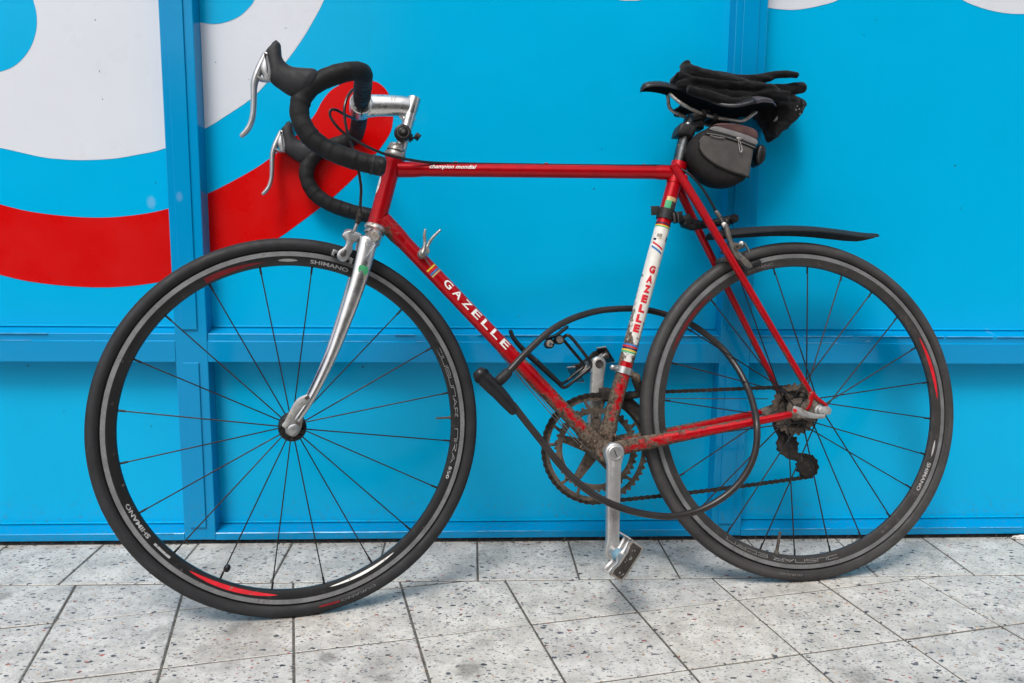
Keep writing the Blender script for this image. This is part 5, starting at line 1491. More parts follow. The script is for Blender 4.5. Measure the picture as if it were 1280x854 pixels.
def arcpl(r0, r1, a0, a1, n=14):
    return [(RC_.x + r1 * math.cos(math.radians(a0 + (a1 - a0) * i / n)), RC_.z + r1 * math.sin(math.radians(a0 + (a1 - a0) * i / n))) for i in range(n + 1)] + [(RC_.x + r0 * math.cos(math.radians(a1 - (a1 - a0) * i / n)), RC_.z + r0 * math.sin(math.radians(a1 - (a1 - a0) * i / n))) for i in range(n + 1)]
mb = MB(); prism(mb, arcpl(.097, .121, 96, 152), -.0370, -.0350, .0005); prism(mb, arcpl(.100, .119, 96, 152), -.0560, -.0540, .0005)
sweep(mb, [(RC_.x - .035, -.037, RC_.z + .113), (RC_.x - .035, -.055, RC_.z + .113)], .004, seg=8, n=1, smooth=False)
sweep(mb, [(RC_.x - .075, -.037, RC_.z + .086), (RC_.x - .075, -.055, RC_.z + .086)], .003, seg=8, n=1, smooth=False)
p0 = c0 - fwdS * .026 + Vector((0, -.004, -.008)); sweep(mb, [p0, (p0.x - .010, -.020, p0.z - .028), (RC_.x - .050, -.036, RC_.z + .100)], [(.008, .009), (.008, .008), (.007, .006)], seg=10, n=5)
build('derailleur_cage', mb, 'grime', fd)
# chain: roller links along the run
def chain_path():
    pts = []
    yr = -.0460; yc = -.0395
    top0 = (0.3975, -0.0460, 0.3822); top1 = (0.0392, -0.0400, 0.3697)
    rr = .1055
    # top run, from the sprocket to the ring
    a0 = math.degrees(math.asin(min(1, max(-1, (top0[2] - RC_.z) / rr)))) if abs(top0[2] - RC_.z) < rr else 88
    for i in range(41): 
        f = i / 40; pts.append(Vector((.010 + (RC_.x - .006 - .010) * f, yc + (yr - yc) * f, R + .0455 + (RC_.z + rr - R - .0455) * f)))
    for i in range(1, 60):
        a = math.radians(92 - 176 * i / 60 + 0); 
        pts.append(Vector((RC_.x + rr * math.cos(a), yr, RC_.z + rr * math.sin(a))))
    b0 = Vector((RC_.x + rr * math.cos(math.radians(-84)), yr, RC_.z + rr * math.sin(math.radians(-84))))
    b1 = J2 + Vector((.004, 0, -.0225))
    for i in range(41):
        p = b0.lerp(b1, i / 40); p.y = yr + (-.058 - yr) * i / 40; p.z -= .003 * math.sin(PI * i / 40); pts.append(p)
    for i in range(1, 12):
        a = math.radians(-80 + 190 * i / 12); pts.append(J2 + Vector((-.0225 * math.cos(a + PI / 2) * 0 + .0225 * math.cos(math.radians(-80) - math.radians(190) * i / 12), 0, .0225 * math.sin(math.radians(-80) - math.radians(190) * i / 12))))
    for i in range(1, 12):
        a = math.radians(-60) + math.radians(170) * i / 12; pts.append(J1 + Vector((.0225 * math.cos(a), .004 * i / 12, .0225 * math.sin(a))))
    for i in range(0, 20):
        a = math.radians(-60) - math.radians(210) * i / 19
        pts.append(Vector((.0470 * math.cos(a), yc, R + .0470 * math.sin(a))))
    return pts
cp = chain_path()
L = [0]
for i in range(1, len(cp)): L.append(L[-1] + (cp[i] - cp[i - 1]).length)
def at_len(t):
    import bisect
    j = max(0, min(len(cp) - 2, bisect.bisect_right(L, t) - 1))
    return cp[j].lerp(cp[j + 1], (t - L[j]) / max(1e-9, L[j + 1] - L[j]))
mb = MB(); nl = int(L[-1] / .0127)
for i in range(nl):
    a = at_len(i * .0127); b = at_len((i + 1) * .0127)
    d = (b - a); 
    if d.length < .006: continue
    d.normalize(); nn = Vector((-d.z, 0, d.x)).normalized()
    yo = .0036 if i % 2 else .0024
    m = (a + b) / 2
    pl = []
    for c_, sg in ((a, -1), (b, 1)):
        for k in range(5):
            t = -PI / 2 + PI * k / 4
            pl.append(c_ + d * sg * .0042 * math.cos(t) + nn * sg * .0042 * math.sin(t))
        pl.append(m + nn * sg * .0026)
    for side in (-1, 1):
        y0 = side * yo
        v = [Vector((p.x, p.y + y0 - .0006, p.z)) for p in pl] + [Vector((p.x, p.y + y0 + .0006, p.z)) for p in pl]
        n_ = len(pl)
        mb.add(v, [tuple(range(n_)), tuple(range(2 * n_ - 1, n_ - 1, -1))] + [(k, (k + 1) % n_, n_ + (k + 1) % n_, n_ + k) for k in range(n_)])
    sweep(mb, [a + Vector((0, -.0042, 0)), a + Vector((0, .0042, 0))], .0026, seg=6, n=1, smooth=False, roundcap=False)
tag(build('chain', mb, 'chain_steel', bike, sharp=40), kind='stuff')

# ---------------------------------------------------------------- seat post, saddle
SPT = Vector((0.2127, -0.0000, 0.9116))
mb = MB(); sweep(mb, [S(.01), Vector((0.2219, -0.0000, 0.8889)), Vector((0.2172, 0.0000, 0.9034))], .0134, seg=24, n=5); build('seat_post', mb, 'post_steel', bike)
mb = MB(); c = Vector((0.1974, -0.0000, 0.9185)); box(mb, c, (.040, .048, .016), .004, Matrix.Rotation(math.radians(14), 3, 'Y')); box(mb, c + Vector((.006, 0, -.014)), (.026, .034, .020), .004)
sweep(mb, [(0.2147, 0.0000, 0.9035), (0.2077, -0.0000, 0.9134)], [.014, .016], seg=16, n=2)
build('seat_clamp', mb, 'black_plastic', bike)
sec = [  # x-station px, top z px, half width, thickness below the top edge
]
nose = Vector((0.3127, -0.0000, 0.9674)); tail = Vector((0.0449, 0.0300, 0.9379))
topl = [(0.3137, 0.0020, 0.9674), (0.3053, 0.0100, 0.9736), (0.2776, 0.0150, 0.9753), (0.2477, 0.0180, 0.9698), (0.2216, 0.0220, 0.9599), (0.1998, 0.0320, 0.9477), (0.1739, 0.0470, 0.9325), (0.1440, 0.0600, 0.9253), (0.1147, 0.0680, 0.9306), (0.0908, 0.0700, 0.9347), (0.0701, 0.0620, 0.9350), (0.0492, 0.0380, 0.9351)]
hw = [.004, .013, .018, .020, .024, .033, .048, .062, .070, .072, .066, .040]
dr = [.006, .012, .015, .016, .016, .017, .020, .026, .031, .031, .027, .014]
mb = MB(); K = 24; vs = []
dense = catmull(topl, 3); ND = len(dense)
for i, p in enumerate(dense):
    t = i / (ND - 1); w_ = interp(hw, t); d_ = interp(dr, t)
    for k in range(K):
        a = 2 * PI * k / K
        ca_, sa_ = math.cos(a), math.sin(a)
        yv = w_ * (abs(ca_) ** .75) * (1 if ca_ > 0 else -1)
        # crown that droops to the sides, shallow underside
        zz = d_ * .62 * (1 - (abs(yv) / max(w_, 1e-6)) ** 2.2)
        zz += (0 if sa_ >= 0 else -d_ * .36 * (-sa_) ** .6 - .002)
        zz += (.0 if sa_ < 0 else .003 * sa_)
        if t > .72 and sa_ >= 0: zz += -.006 * math.exp(-(yv / .012) ** 2)
        vs.append((p.x, yv, p.z + zz + .002))
fs = []
for i in range(ND - 1):
    for k in range(K):
        fs.append((i * K + k, i * K + (k + 1) % K, (i + 1) * K + (k + 1) % K, (i + 1) * K + k))
fs += [tuple(range(K))[::-1], tuple((ND - 1) * K + k for k in range(K))]
mis = []
mb.add(vs, fs)
for fi, f in enumerate(fs):
    cx_ = sum(vs[j][0] for j in f) / len(f); cy_ = sum(vs[j][1] for j in f) / len(f)
    if cx_ < .110 and abs(cy_) > .030: mb.mi[fi] = 1
    kk = [j % K for j in f]
    if len(f) == 4 and min(kk) >= 13 and max(kk) <= 23: mb.mi[fi] = 2
saddle = build('saddle', mb, ['saddle_vinyl', 'saddle_grey', 'saddle_base'], bike, sharp=60)
for s in (1, -1):
    mb = MB()
    a = [(0.2573, 0.0120, 0.9581)]; 
    P = [Vector((0.2559, -0.0000, 0.9631)) + Vector((0, .006 * s, .0)), Vector((0.2452, 0.0220, 0.9432)) , Vector((0.2210, 0.0220, 0.9297)), Vector((0.1949, 0.0220, 0.9195)), Vector((0.1686, 0.0220, 0.9132)), Vector((0.1397, 0.0280, 0.9082)), Vector((0.1176, 0.0340, 0.9054)), Vector((0.0930, 0.0400, 0.9218))]
    P = [Vector((p.x, (abs(p.y) if i else .006) * s, p.z)) for i, p in enumerate(P)]
    sweep(mb, P, .0036, seg=12, n=8); build('saddle_rail', mb, 'alloy_dirty', saddle)
# ---------------------------------------------------------------- mudguard on its strap
mb = MB()
gp = [(0.1843, -0.0000, 0.6852), (0.1419, -0.0000, 0.6935), (0.0908, -0.0000, 0.6982), (0.0305, -0.0000, 0.7015), (-0.0304, -0.0000, 0.7010), (-0.0918, -0.0000, 0.6956), (-0.1504, -0.0000, 0.6887), (-0.1827, -0.0000, 0.6869)]
wid = [.016, .024, .028, .029, .029, .027, .021, .008]
D = catmull(gp, 6); ND = len(D); vs = []; KK = 13
for i, p in enumerate(D):
    t = i / (ND - 1); w_ = interp(wid, t); dp = .013 * min(1, w_ / .024)
    for layer in (0, 1):
        for k in range(KK):
            u = -1 + 2 * k / (KK - 1)
            vs.append((p.x, w_ * u, p.z + .003 - dp * abs(u) ** 2.2 + (.0012 if (k % 4 == 2) else 0) - .0025 * layer))
fs = []
W2 = KK * 2
for i in range(ND - 1):
    for k in range(KK - 1):
        a = i * W2 + k; b = (i + 1) * W2 + k
        fs += [(a, a + 1, b + 1, b), (a + KK, b + KK, b + KK + 1, a + KK + 1)]
    for k in (0, KK - 1):
        a = i * W2 + k; b = (i + 1) * W2 + k; fs.append((a, b, b + KK, a + KK))
for base in (0, (ND - 1) * W2):
    for k in range(KK - 1): fs.append((base + k, base + k + 1, base + KK + k + 1, base + KK + k))
mb.add(vs, fs)
guard = build('mudguard', mb, 'black_rubber', bike, sharp=30)
mb = MB(); sweep(mb, [(0.2086, -0.0000, 0.7041), (0.1750, 0.0000, 0.7084), (0.1513, -0.0000, 0.7134), (0.1343, -0.0000, 0.7168)], [.0085, .0082, .0086, .0092], seg=16, n=5); sweep(mb, [(0.1446, -0.0000, 0.7127), (0.1484, -0.0000, 0.6998), (0.1453, -0.0000, 0.6935)], [(.010, .009), (.009, .007), (.012, .005)], seg=12, n=4); build('mudguard_arm', mb, 'black_plastic', guard)
mb = MB(); lathe(mb, [(-.013, 0), (-.013, .0085), (.013, .0085), (.013, 0)], Vector((0.1326, -0.0000, 0.7168)), seg=20); lathe(mb, [(.0130, .0060), (.0145, .0055), (.0145, 0)], Vector((0.1326, -0.0000, 0.7168)), seg=12); build('hinge', mb, 'black_plastic', guard)
cs = S((Vector((0.2708, -0.0000, 0.7240)) - ST_T).dot(sdn))
mb = MB(); lathe(mb, [(-.0100, .0145), (-.0100, .0170), (.0100, .0170), (.0100, .0145)], cs, axis=tuple(sdn), seg=32)
box(mb, cs + fwdS * .0230 + Vector((0, .004, .001)), (.0180, .0030, .0180), .001, Matrix.Rotation(.03, 3, 'Y'))
build('strap', mb, 'black_rubber', guard)
mb = MB(); c = Vector((0.2486, 0.0060, 0.7183)); box(mb, c, (.0150, .024, .0200), .003, Matrix.Rotation(.10, 3, 'Y')); box(mb, Vector((0.2299, -0.0000, 0.7134)), (.020, .030, .020), .005, Matrix.Rotation(.35, 3, 'Y'))
sweep(mb, [(0.2316, -0.0000, 0.7118), (0.2152, -0.0000, 0.7056), (0.2052, -0.0000, 0.7057)], [.0130, .0120, .0095], seg=14, n=3)
build('clamp_block', mb, 'black_plastic', guard)
mb = MB(); c = Vector((0.2607, 0.0200, 0.7154)); box(mb, c, (.0040, .0012, .0190), .0004, Matrix.Rotation(.05, 3, 'Y')); box(mb, c + Vector((-.008, 0, -.001)), (.0022, .0012, .0185), .0004, Matrix.Rotation(.05, 3, 'Y')); build('buckle', mb, 'steel_dark', guard)

# ---------------------------------------------------------------- bottle cage
mb = MB(); sweep(mb, [(0.5839, -0.0000, 0.4993), (0.5788, -0.0000, 0.4872), (0.5685, -0.0000, 0.4742), (0.5536, -0.0000, 0.4581), (0.5363, -0.0000, 0.4420), (0.5130, -0.0000, 0.4196), (0.4888, -0.0000, 0.3964)], [(.0070, .0040), (.0080, .0042), (.0095, .0046), (.0100, .0055), (.0100, .0060), (.0095, .0055), (.0070, .0045)], seg=12, n=5)
cage = build('bottle_cage', mb, 'black_plastic', bike)
for s in (1, -1):
    y = .033 * s
    mb = MB()
    if s > 0: P = [(0.4928, 0.0040, 0.3965), (0.4901, 0.0180, 0.3930), (0.4848, 0.0280, 0.3948), (0.4689, 0.0330, 0.4078), (0.4448, 0.0340, 0.4258), (0.4400, 0.0340, 0.4324), (0.4421, 0.0340, 0.4407), (0.4613, 0.0340, 0.4671), (0.4764, 0.0320, 0.4861), (0.4827, 0.0300, 0.4898), (0.4874, 0.0240, 0.4870)]
    else: P = [(0.4924, -0.0040, 0.4010), (0.4751, -0.0300, 0.4021), (0.4548, -0.0330, 0.4172), (0.4366, -0.0340, 0.4308), (0.4395, -0.0340, 0.4417), (0.4565, -0.0340, 0.4623), (0.4729, -0.0300, 0.4810), (0.4800, -0.0200, 0.4852)]
    sweep(mb, P, .0032, seg=10, n=6); build('cage_wire', mb, 'black_plastic', cage)
mb = MB(); sweep(mb, [(0.5127, -0.0000, 0.4869), (0.4970, -0.0000, 0.4920), (0.4788, -0.0000, 0.5047)], [(.012, .0030), (.014, .0034), (.010, .0040)], seg=12, n=4); sweep(mb, [(0.5097, -0.0000, 0.4846), (0.5091, -0.0000, 0.4755)], [.006, .008], seg=10, n=1); build('cage_grip', mb, 'black_plastic', cage)
for px, mt in (((0.5138, 0.0200, 0.4749), 'gold_print'), ((0.4952, 0.0220, 0.4823), 'alloy_dirty')):
    c = Vector(px); mb = MB(); lathe(mb, [(-.018, 0), (-.018, .0085), (0, .0090), (.0010, .0084), (.0010, 0)], c, seg=24); o = build('grip_end', mb, 'black_plastic', cage)
    mb = MB(); lathe(mb, [(.0008, .0070), (.0016, .0066), (.0018, 0)], c, seg=20); build('end_cap', mb, 'chrome_worn' if mt == 'gold_print' else mt, cage)

# ================================================================ THINGS ON THE BICYCLE
# ---- cable lock
def W_(p): return BIKE @ Vector(p)
lock = empty('cable_lock', BIKE @ Matrix.Translation(Vector((0.6264, 0.0750, 0.3885))))
tag(lock, 'thick black cable lock looped through the rear wheel and frame', 'lock')
bpy.context.view_layer.update()
LI = lock.matrix_world.inverted() @ BIKE
def lb(name, mb, mat, **kw): return build(name, mb, mat, lock, LI, **kw)
mb = MB()
sweep(mb, [(0.6099, 0.0750, 0.4180), (0.5960, 0.0720, 0.4305), (0.5641, 0.0620, 0.4611), (0.5179, 0.0450, 0.4978), (0.4705, 0.0220, 0.5212), (0.4155, -0.0060, 0.5370), (0.3660, -0.0260, 0.5430), (0.3168, -0.0360, 0.5431), (0.2658, -0.0400, 0.5334), (0.2167, -0.0380, 0.5151), (0.1770, -0.0340, 0.4878), (0.1477, -0.0260, 0.4581), (0.1295, -0.0060, 0.4206), (0.1223, 0.0180, 0.3842), (0.1252, 0.0480, 0.3478), (0.1330, 0.0740, 0.3127), (0.1393, 0.0800, 0.2716), (0.1542, 0.0780, 0.2335), (0.1806, 0.0740, 0.2002), (0.2161, 0.0700, 0.1748), (0.2599, 0.0680, 0.1576), (0.3081, 0.0720, 0.1527), (0.3580, 0.0840, 0.1607), (0.4042, 0.0980, 0.1751), (0.4461, 0.1020, 0.1947), (0.4822, 0.0980, 0.2204), (0.5170, 0.0900, 0.2570), (0.5464, 0.0830, 0.2971), (0.5734, 0.0780, 0.3332), (0.5967, 0.0750, 0.3650)], .0064, seg=14, n=9)
lb('lock_cable', mb, 'lock_sheath')
mb = MB(); sweep(mb, [(0.6550, 0.0750, 0.4211), (0.6446, 0.0750, 0.4102), (0.6320, 0.0750, 0.3972), (0.6207, 0.0750, 0.3855), (0.6109, 0.0750, 0.3739), (0.6025, 0.0750, 0.3631), (0.5955, 0.0750, 0.3543)], [.0135, .0142, .0136, .0128, .0122, .0105, .0092], seg=24, n=6); lb('lock_head', mb, 'lock_head')
mb = MB()
P0, P1 = Vector((0.6550, 0.0750, 0.4211)), Vector((0.6446, 0.0750, 0.4102)); d = (P1 - P0).normalized()
for k in range(20):
    a = 2 * PI * k / 20; u = Vector((0, 1, 0)); w = d.cross(u)
    r_ = u * math.cos(a) + w * math.sin(a); sweep(mb, [P0 + d * .001 + r_ * .0143, P0 + d * .0085 + r_ * .0146], .0008, seg=5, n=1, smooth=False, roundcap=False)
lb('lock_knob', mb, 'black_plastic')
mb = MB()
Q0_, Q1_ = Vector((0.6067, 0.0750, 0.3689)), Vector((0.5955, 0.0750, 0.3543)); d = (Q1_ - Q0_).normalized()
for k in range(6): lathe(mb, [(-.0009, .0085), (-.0007, .0118 - k * .0005), (.0007, .0118 - k * .0005), (.0009, .0085)], Q0_ + d * (.001 + k * .0030), axis=tuple(d), seg=20)
lb('strain_relief', mb, 'black_rubber')
mb = MB(); sweep(mb, [(0.6202, 0.0750, 0.4082), (0.6128, 0.0750, 0.4145), (0.6045, 0.0740, 0.4221)], [.0098, .0098, .0090], seg=20, n=3); lathe(mb, [(-.002, .0090), (-.002, .0108), (.002, .0108), (.002, .0090)], Vector((0.6172, 0.0750, 0.4110)), axis=(.5, 0, .5), seg=20); lb('lock_plug', mb, 'black_rubber')

# ---- saddle bag
bag = empty('saddle_bag', BIKE @ Matrix.Translation(Vector((0.1442, 0.0000, 0.8524))))
tag(bag, 'small grey and black wedge bag with pale stripe hanging under the saddle', 'bag')
bpy.context.view_layer.update()
BI = bag.matrix_world.inverted() @ BIKE
def bb(name, mb, mat, **kw): return build(name, mb, mat, bag, BI, **kw)
mb = MB()
prism_px(mb, [(0.1928, 0.0450, 0.8886), (0.1777, 0.0450, 0.8966), (0.1579, 0.0450, 0.8982), (0.1298, 0.0450, 0.8968), (0.1051, 0.0450, 0.8913), (0.0912, 0.0450, 0.8830), (0.0926, 0.0450, 0.8687), (0.0986, 0.0450, 0.8457), (0.1066, 0.0450, 0.8109), (0.1141, 0.0450, 0.7919), (0.1310, 0.0450, 0.7821), (0.1527, 0.0450, 0.7778), (0.1805, 0.0450, 0.7805), (0.2029, 0.0450, 0.7925), (0.2193, 0.0450, 0.8092), (0.2284, 0.0450, 0.8269), (0.2314, 0.0450, 0.8423), (0.2273, 0.0450, 0.8572), (0.2178, 0.0450, 0.8738), (0.2044, 0.0450, 0.8828)], -.014, .0400, .014, 3)
bb('bag_body', mb, 'bag_dark', sharp=70)
def skin(pts, mat, name, y=.0405, th=.0022, bev=.0012, smooth=3):
    mb = MB(); prism_px(mb, pts, y - .004, y + th, bev, smooth); return bb(name, mb, mat, sharp=60)
skin([(0.1975, 0.0450, 0.8721), (0.1721, 0.0450, 0.8697), (0.1362, 0.0450, 0.8605), (0.1051, 0.0450, 0.8495), (0.1029, 0.0450, 0.8424), (0.1081, 0.0450, 0.8171), (0.1144, 0.0450, 0.7926), (0.1255, 0.0450, 0.7959), (0.1468, 0.0450, 0.8009), (0.1663, 0.0450, 0.8083), (0.1856, 0.0450, 0.8178), (0.2039, 0.0450, 0.8314), (0.2140, 0.0450, 0.8451), (0.2143, 0.0450, 0.8576), (0.2074, 0.0450, 0.8687)], 'bag_grey', 'side_panel', y=.0410, bev=.003)
skin([(0.1828, 0.0450, 0.8908), (0.1752, 0.0450, 0.8961), (0.1579, 0.0450, 0.8979), (0.1298, 0.0450, 0.8965), (0.1051, 0.0450, 0.8908), (0.0920, 0.0450, 0.8825), (0.0935, 0.0450, 0.8671), (0.1223, 0.0450, 0.8758), (0.1518, 0.0450, 0.8836)], 'bag_maroon', 'top_panel', y=.0395, bev=.003)
mb = MB(); prism_px(mb, [(0.1761, 0.0450, 0.8954), (0.1579, 0.0450, 0.8985), (0.1298, 0.0450, 0.8972), (0.1050, 0.0450, 0.8914), (0.0920, 0.0450, 0.8835), (0.0988, 0.0450, 0.8820), (0.1300, 0.0450, 0.8905), (0.1713, 0.0450, 0.8924)], -.012, .030, .002, 2); bb('top_cover', mb, 'bag_maroon', sharp=60)
skin([(0.1921, 0.0450, 0.8847), (0.1812, 0.0450, 0.8898), (0.1632, 0.0450, 0.8872), (0.1305, 0.0450, 0.8790), (0.0960, 0.0450, 0.8671), (0.0973, 0.0450, 0.8552), (0.1310, 0.0450, 0.8674), (0.1637, 0.0450, 0.8762), (0.1832, 0.0450, 0.8803)], 'bag_silver', 'reflective_stripe', y=.0415, smooth=2)
skin([(0.1998, 0.0450, 0.8744), (0.1939, 0.0450, 0.8808), (0.1719, 0.0450, 0.8770), (0.1359, 0.0450, 0.8675), (0.0990, 0.0450, 0.8544), (0.1002, 0.0450, 0.8464), (0.1363, 0.0450, 0.8584), (0.1722, 0.0450, 0.8676), (0.1951, 0.0450, 0.8706)], 'zip', 'zip', y=.0420, smooth=2)
mb = MB(); sweep(mb, [(0.1986, 0.0460, 0.8744), (0.1644, 0.0460, 0.8696), (0.1317, 0.0460, 0.8603), (0.1014, 0.0460, 0.8493)], .0007, seg=6, n=4); sweep(mb, [(0.1922, 0.0460, 0.8704), (0.1792, 0.0460, 0.8676), (0.1629, 0.0460, 0.8660)], .0009, seg=6, n=4); bb('zip_teeth', mb, 'alloy_dirty')
mb = MB(); sweep(mb, [(0.1360, 0.0500, 0.8637), (0.1322, 0.0500, 0.8544), (0.1301, 0.0500, 0.8435), (0.1320, 0.0500, 0.8387), (0.1344, 0.0500, 0.8395), (0.1360, 0.0500, 0.8512), (0.1369, 0.0500, 0.8613)], .0008, seg=6, n=4, closed=True); sweep(mb, [(0.1382, 0.0480, 0.8658), (0.1316, 0.0480, 0.8652)], .0022, seg=8, n=2); bb('zip_pull', mb, 'alloy_white')
mb = MB(); sweep(mb, [(0.2139, 0.0420, 0.8569), (0.2138, 0.0420, 0.8452), (0.2043, 0.0420, 0.8306), (0.1852, 0.0420, 0.8162), (0.1650, 0.0420, 0.8068), (0.1455, 0.0420, 0.7994), (0.1241, 0.0420, 0.7940), (0.1135, 0.0420, 0.7911)], .0016, seg=8, n=6); bb('piping', mb, 'bag_dark')
mb = MB(); prism_px(mb, [(0.0831, 0.0200, 0.8595), (0.0753, 0.0200, 0.8613), (0.0687, 0.0200, 0.8567), (0.0675, 0.0200, 0.8455), (0.0697, 0.0200, 0.8326), (0.0769, 0.0200, 0.8236), (0.0855, 0.0200, 0.8210), (0.0895, 0.0200, 0.8273), (0.0898, 0.0200, 0.8401)], -.004, .030, .006, 3); bb('tail_lamp', mb, 'black_plastic', sharp=60)
mb = MB(); prism_px(mb, [(0.2455, 0.0200, 0.8900), (0.2393, 0.0200, 0.9024), (0.2164, 0.0200, 0.8996), (0.2074, 0.0200, 0.8947), (0.2129, 0.0200, 0.8799), (0.2198, 0.0200, 0.8726), (0.2294, 0.0200, 0.8802), (0.2475, 0.0200, 0.8805)], -.020, .022, .004, 1); bb('seat_post_strap', mb, 'black_rubber', sharp=50)
mb = MB(); prism_px(mb, [(0.2190, 0.0200, 0.8948), (0.2125, 0.0200, 0.8926), (0.2209, 0.0200, 0.8734), (0.2262, 0.0200, 0.8787)], .018, .026, .001); bb('strap_buckle', mb, 'hub_black')
for k in range(2):
    mb = MB(); c = ((0.1949, 0.0220, 0.9219), (0.1719, 0.0220, 0.9139))[k]; sweep(mb, [(c[0], .0165, c[2] - .012), (c[0], .0280, c[2] - .004), (c[0], .0265, c[2] + .0055), (c[0], .0180, c[2] + .005)], (.0050, .0014), seg=8, n=5, ref=(1, 0, 0)); bb('rail_strap', mb, 'bag_dark')

# ---- gloves
def cloth():
    n = NT('black_fleece'); p = n.pos()
    n.set(Base_Color=n.mix(n.mapr(n.noise(p, 60, 4), .3, .7), (.0022, .0022, .0027), (.0065, .0065, .0075)), Roughness=.95, Specular_IOR_Level=.15, Sheen_Weight=.10)
    n.bump(n.noise(p, 900, 3, .7), .8, .0012)
    return n.m
M['fleece'] = cloth()
def glove(label, limbs, anchor):
    g = empty('glove', BIKE @ Matrix.Translation(Vector(anchor)))
    tag(g, label, 'glove', 'gloves lying on the saddle')
    bpy.context.view_layer.update()
    GI = g.matrix_world.inverted() @ BIKE
    mb = MB()
    for pts, rad in limbs:
        if isinstance(rad, str): prism_px(mb, pts, -.030, .004, .010, 3)
        else: sweep(mb, pts, rad, seg=14, n=6)
    me = bpy.data.meshes.new('tmp'); me.from_pydata(mb.v, [], mb.f)
    tmp = bpy.data.objects.new('tmp', me); COL.objects.link(tmp)
    bm = bmesh.new(); bm.from_mesh(me); bmesh.ops.recalc_face_normals(bm, faces=bm.faces); bm.to_mesh(me); bm.free()
    md = tmp.modifiers.new('r', 'REMESH'); md.mode = 'VOXEL'; md.voxel_size = .0021
    sm_ = tmp.modifiers.new('s', 'SMOOTH'); sm_.iterations = 4
    dg = bpy.context.evaluated_depsgraph_get()
    m2 = bpy.data.meshes.new_from_object(tmp.evaluated_get(dg))
    bpy.data.objects.remove(tmp); bpy.data.meshes.remove(me)
    m2.name = 'glove_shell'
    # knitted folds: a slow displacement along the normals
    m2.update()
    co = [v.co.copy() for v in m2.vertices]; no = [v.normal.copy() for v in m2.vertices]
    for i, v in enumerate(m2.vertices):
        p = co[i]
        f = noise.noise(Vector((p.x * 45, p.y * 45, p.z * 120))) * .0022 + noise.noise(p * 160) * .0007
        v.co = p + no[i] * f
    m2.materials.clear(); m2.materials.append(M['fleece'])
    m2.shade_smooth()
    o = bpy.data.objects.new('glove_shell', m2); COL.objects.link(o); o.parent = g; o.matrix_local = GI
    return g, GI
gA, GA = glove('black fleece glove on top of the saddle with two fingers pointing right', [
    ([(0.2238, 0.0120, 1.0161), (0.2210, 0.0120, 1.0034), (0.2097, 0.0120, 0.9926), (0.1781, 0.0120, 0.9875), (0.1447, 0.0120, 0.9824), (0.1109, 0.0120, 0.9788), (0.0820, 0.0120, 0.9767)], [(.018, .010), (.034, .017), (.041, .020), (.041, .020), (.040, .0185), (.037, .0165), (.032, .0140), (.027, .0115)]),
    ([(0.1746, 0.0240, 0.9960), (0.1330, 0.0240, 0.9913), (0.0942, 0.0240, 0.9897), (0.0650, 0.0240, 0.9965), (0.0355, 0.0240, 1.0042), (0.0131, 0.0240, 1.0067), (-0.0042, 0.0240, 1.0053)], [.0100, .0115, .0115, .0100, .0085, .0080, .0070]),
    ([(0.0994, 0.0060, 0.9814), (0.0652, 0.0060, 0.9778), (0.0219, 0.0060, 0.9795), (-0.0080, 0.0060, 0.9847), (-0.0273, 0.0060, 0.9871)], [.0145, .0135, .0125, .0125, .0125, .0110]),
    ([(0.0866, -0.0200, 0.9912), (0.0430, -0.0200, 0.9895), (-0.0012, -0.0200, 0.9912), (-0.0297, -0.0200, 0.9939)], [.0110, .0110, .0105, .0095]),
    ([(0.0884, -0.0340, 0.9961), (0.0445, -0.0340, 0.9944), (0.0089, -0.0340, 0.9974), (-0.0162, -0.0340, 1.0001)], [.0105, .0105, .0100, .0090]),
    ([(0.2030, -0.0200, 1.0030), (0.2236, -0.0200, 0.9957), (0.2405, -0.0200, 0.9942)], [.0095, .0090, .0075]),
], (0.1135, -0.0000, 0.9862))
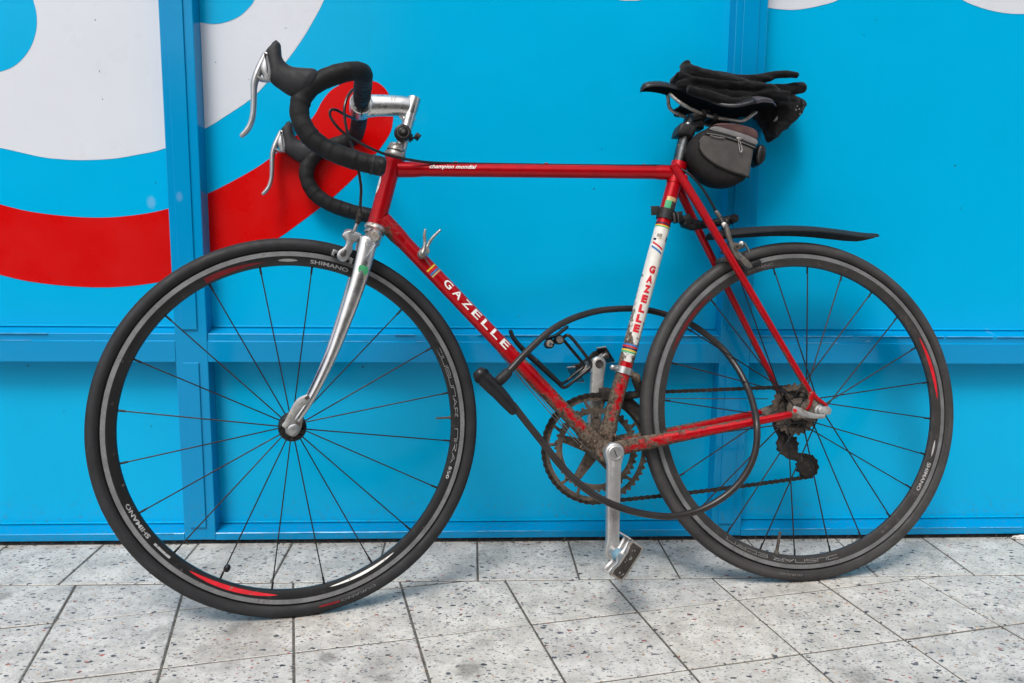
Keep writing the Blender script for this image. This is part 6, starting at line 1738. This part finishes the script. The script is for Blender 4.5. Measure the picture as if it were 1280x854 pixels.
gB, GB = glove('black fleece glove under the other, its cuff hanging over the back of the saddle', [
    ([(0.2307, 0.0100, 0.9861), (0.2160, 0.0100, 0.9795), (0.1777, 0.0100, 0.9754), (0.1356, 0.0100, 0.9737), (0.0931, 0.0100, 0.9737), (0.0589, 0.0100, 0.9718)], [(.034, .011), (.042, .014), (.042, .014), (.041, .014), (.040, .014), (.036, .014)]),
    ([(0.2490, 0.0340, 0.9704), (0.2293, 0.0340, 0.9727), (0.1966, 0.0340, 0.9669), (0.1556, 0.0340, 0.9573), (0.1055, 0.0340, 0.9552), (0.0665, 0.0340, 0.9599), (0.0257, 0.0340, 0.9565)], [.0080, .0100, .0105, .0105, .0100, .0110, .0120]),
    ([(0.2314, 0.0460, 0.9574), (0.2023, 0.0460, 0.9506), (0.1698, 0.0460, 0.9416), (0.1370, 0.0460, 0.9373), (0.1035, 0.0460, 0.9416)], [.0080, .0095, .0095, .0085, .0070]),
    ([(0.1006, -0.0100, 0.9756), (0.0575, -0.0100, 0.9706), (0.0144, -0.0100, 0.9573), (-0.0115, -0.0100, 0.9466)], [(.026, .012), (.024, .015), (.020, .022), (.016, .025)]),
    ([(0.0570, -0.0120, 0.9597), (0.0346, -0.0120, 0.9506), (0.0197, -0.0120, 0.9313), (0.0101, -0.0120, 0.9085)], [(.018, .012), (.016, .016), (.014, .017), (.012, .014)]),
    ([(-0.0066, -0.0000, 0.9596), (0.0063, -0.0000, 0.9427), (0.0212, 0.0000, 0.9208), (0.0381, -0.0000, 0.8925)], [(.016, .019), (.015, .024), (.013, .021), (.011, .010)]),
    ([(-0.0223, -0.0000, 0.9568), (-0.0181, -0.0000, 0.9402), (0.0021, -0.0000, 0.9182), (0.0348, 0.0000, 0.8885)], [(.011, .009), (.011, .010), (.010, .009), (.008, .0035)]),
    ([(0.0751, -0.0100, 0.9650), (0.0364, -0.0100, 0.9746), (-0.0039, -0.0100, 0.9745), (-0.0302, -0.0100, 0.9688), (-0.0412, -0.0100, 0.9576), (-0.0343, -0.0100, 0.9424), (-0.0159, -0.0100, 0.9252), (0.0079, -0.0100, 0.9030), (0.0352, -0.0100, 0.8792), (0.0419, -0.0100, 0.8856), (0.0514, -0.0100, 0.9066), (0.0644, -0.0100, 0.9292), (0.0792, -0.0100, 0.9484)], 'flat'),
    ([(0.1661, -0.0380, 0.9647), (0.1975, -0.0380, 0.9537), (0.2184, -0.0380, 0.9439), (0.2270, -0.0380, 0.9412)], [.0130, .0130, .0118, .0090]),
], (0.0800, -0.0000, 0.9647))
for g, GI, txt in ((gB, GB, 0),):
    # small worn white logo stitched on the cuff
    mb = MB()
    c = Vector((0.0404, 0.0180, 0.9170)); dirv = (Vector((0.0323, 0.0180, 0.9253)) - Vector((0.0467, 0.0180, 0.9087))).normalized(); upv = Vector((-dirv.z, 0, dirv.x)); upv = upv if upv.z > 0 else -upv
    for k in range(3): sweep(mb, [c - dirv * (.007 - k * .0018) - upv * .0015 * k + Vector((0, 0, 0)), c + dirv * (.006 - .0015 * k) - upv * .0015 * k], (.0012, .00045), seg=6, n=2)
    build('cuff_logo', mb, 'grey_print', g, GI)
    mb = MB()
    random.seed(2)
    for q in ((-0.0108, 0.0120, 0.9458), (-0.0079, 0.0120, 0.9384), (0.0045, 0.0130, 0.9455), (-0.0161, 0.0100, 0.9410), (-0.0174, 0.0100, 0.9312), (-0.0273, 0.0060, 0.9468)):
        lathe(mb, [(-.010, .0012), (.0015, .0012), (.0018, 0)], q, seg=6)
    build('lint', mb, 'grey_print', g, GI)

# ---- grit and leaf crumbs blown against the wall
M['grit'] = simple('grit', (.10, .075, .05), .9, 0.0, var=.6, scale=60)
random.seed(21); mb = MB()
for k in range(420):
    x = random.uniform(-1.6, 1.8)
    if noise.noise(Vector((x * 5, 3, 0))) < -.15: continue
    y = -.003 - abs(random.gauss(0, .010)); sz = random.uniform(.0006, .0021)
    c = Vector((x, y, sz * .6 + .0004)); a = random.uniform(0, 3)
    u = Vector((math.cos(a), math.sin(a), 0)) * sz * random.uniform(.8, 2.2); w = Vector((-math.sin(a), math.cos(a), 0)) * sz
    mb.add([c - u, c - w, c + u, c + w, c + Vector((0, 0, sz * .8)), c - Vector((0, 0, sz * .7))], [(0, 1, 4), (1, 2, 4), (2, 3, 4), (3, 0, 4), (1, 0, 5), (2, 1, 5), (3, 2, 5), (0, 3, 5)])
tag(build('grit', mb, 'grit', sharp=10), 'brown grit and leaf crumbs along the foot of the blue wall', 'grit', kind='stuff')

# ---- a scrap of white card at the foot of the wall
c = (1.2248, -0.0139, 0.0040)
sc = MB(); random.seed(9)
pts = [(-.014, -.006), (-.008, -.012), (.010, -.013), (.026, -.010), (.034, -.004), (.030, .004), (.010, .003), (-.006, .002)]
vs = [(c[0] + x, -.012 + y * .6, .0015 + random.uniform(0, .002)) for x, y in pts] + [(c[0] + x * .96, -.011 + y * .6, .0062 + random.uniform(0, .0035)) for x, y in pts]
n = len(pts)
sc.add(vs, [tuple(range(n))[::-1], tuple(range(n, 2 * n))] + [(i, (i + 1) % n, n + (i + 1) % n, n + i) for i in range(n)])
tag(build('card_scrap', sc, 'litter_white', sharp=30), 'torn scrap of dirty white card on the paving at the foot of the wall', 'litter')
print('objects', len(bpy.data.objects))
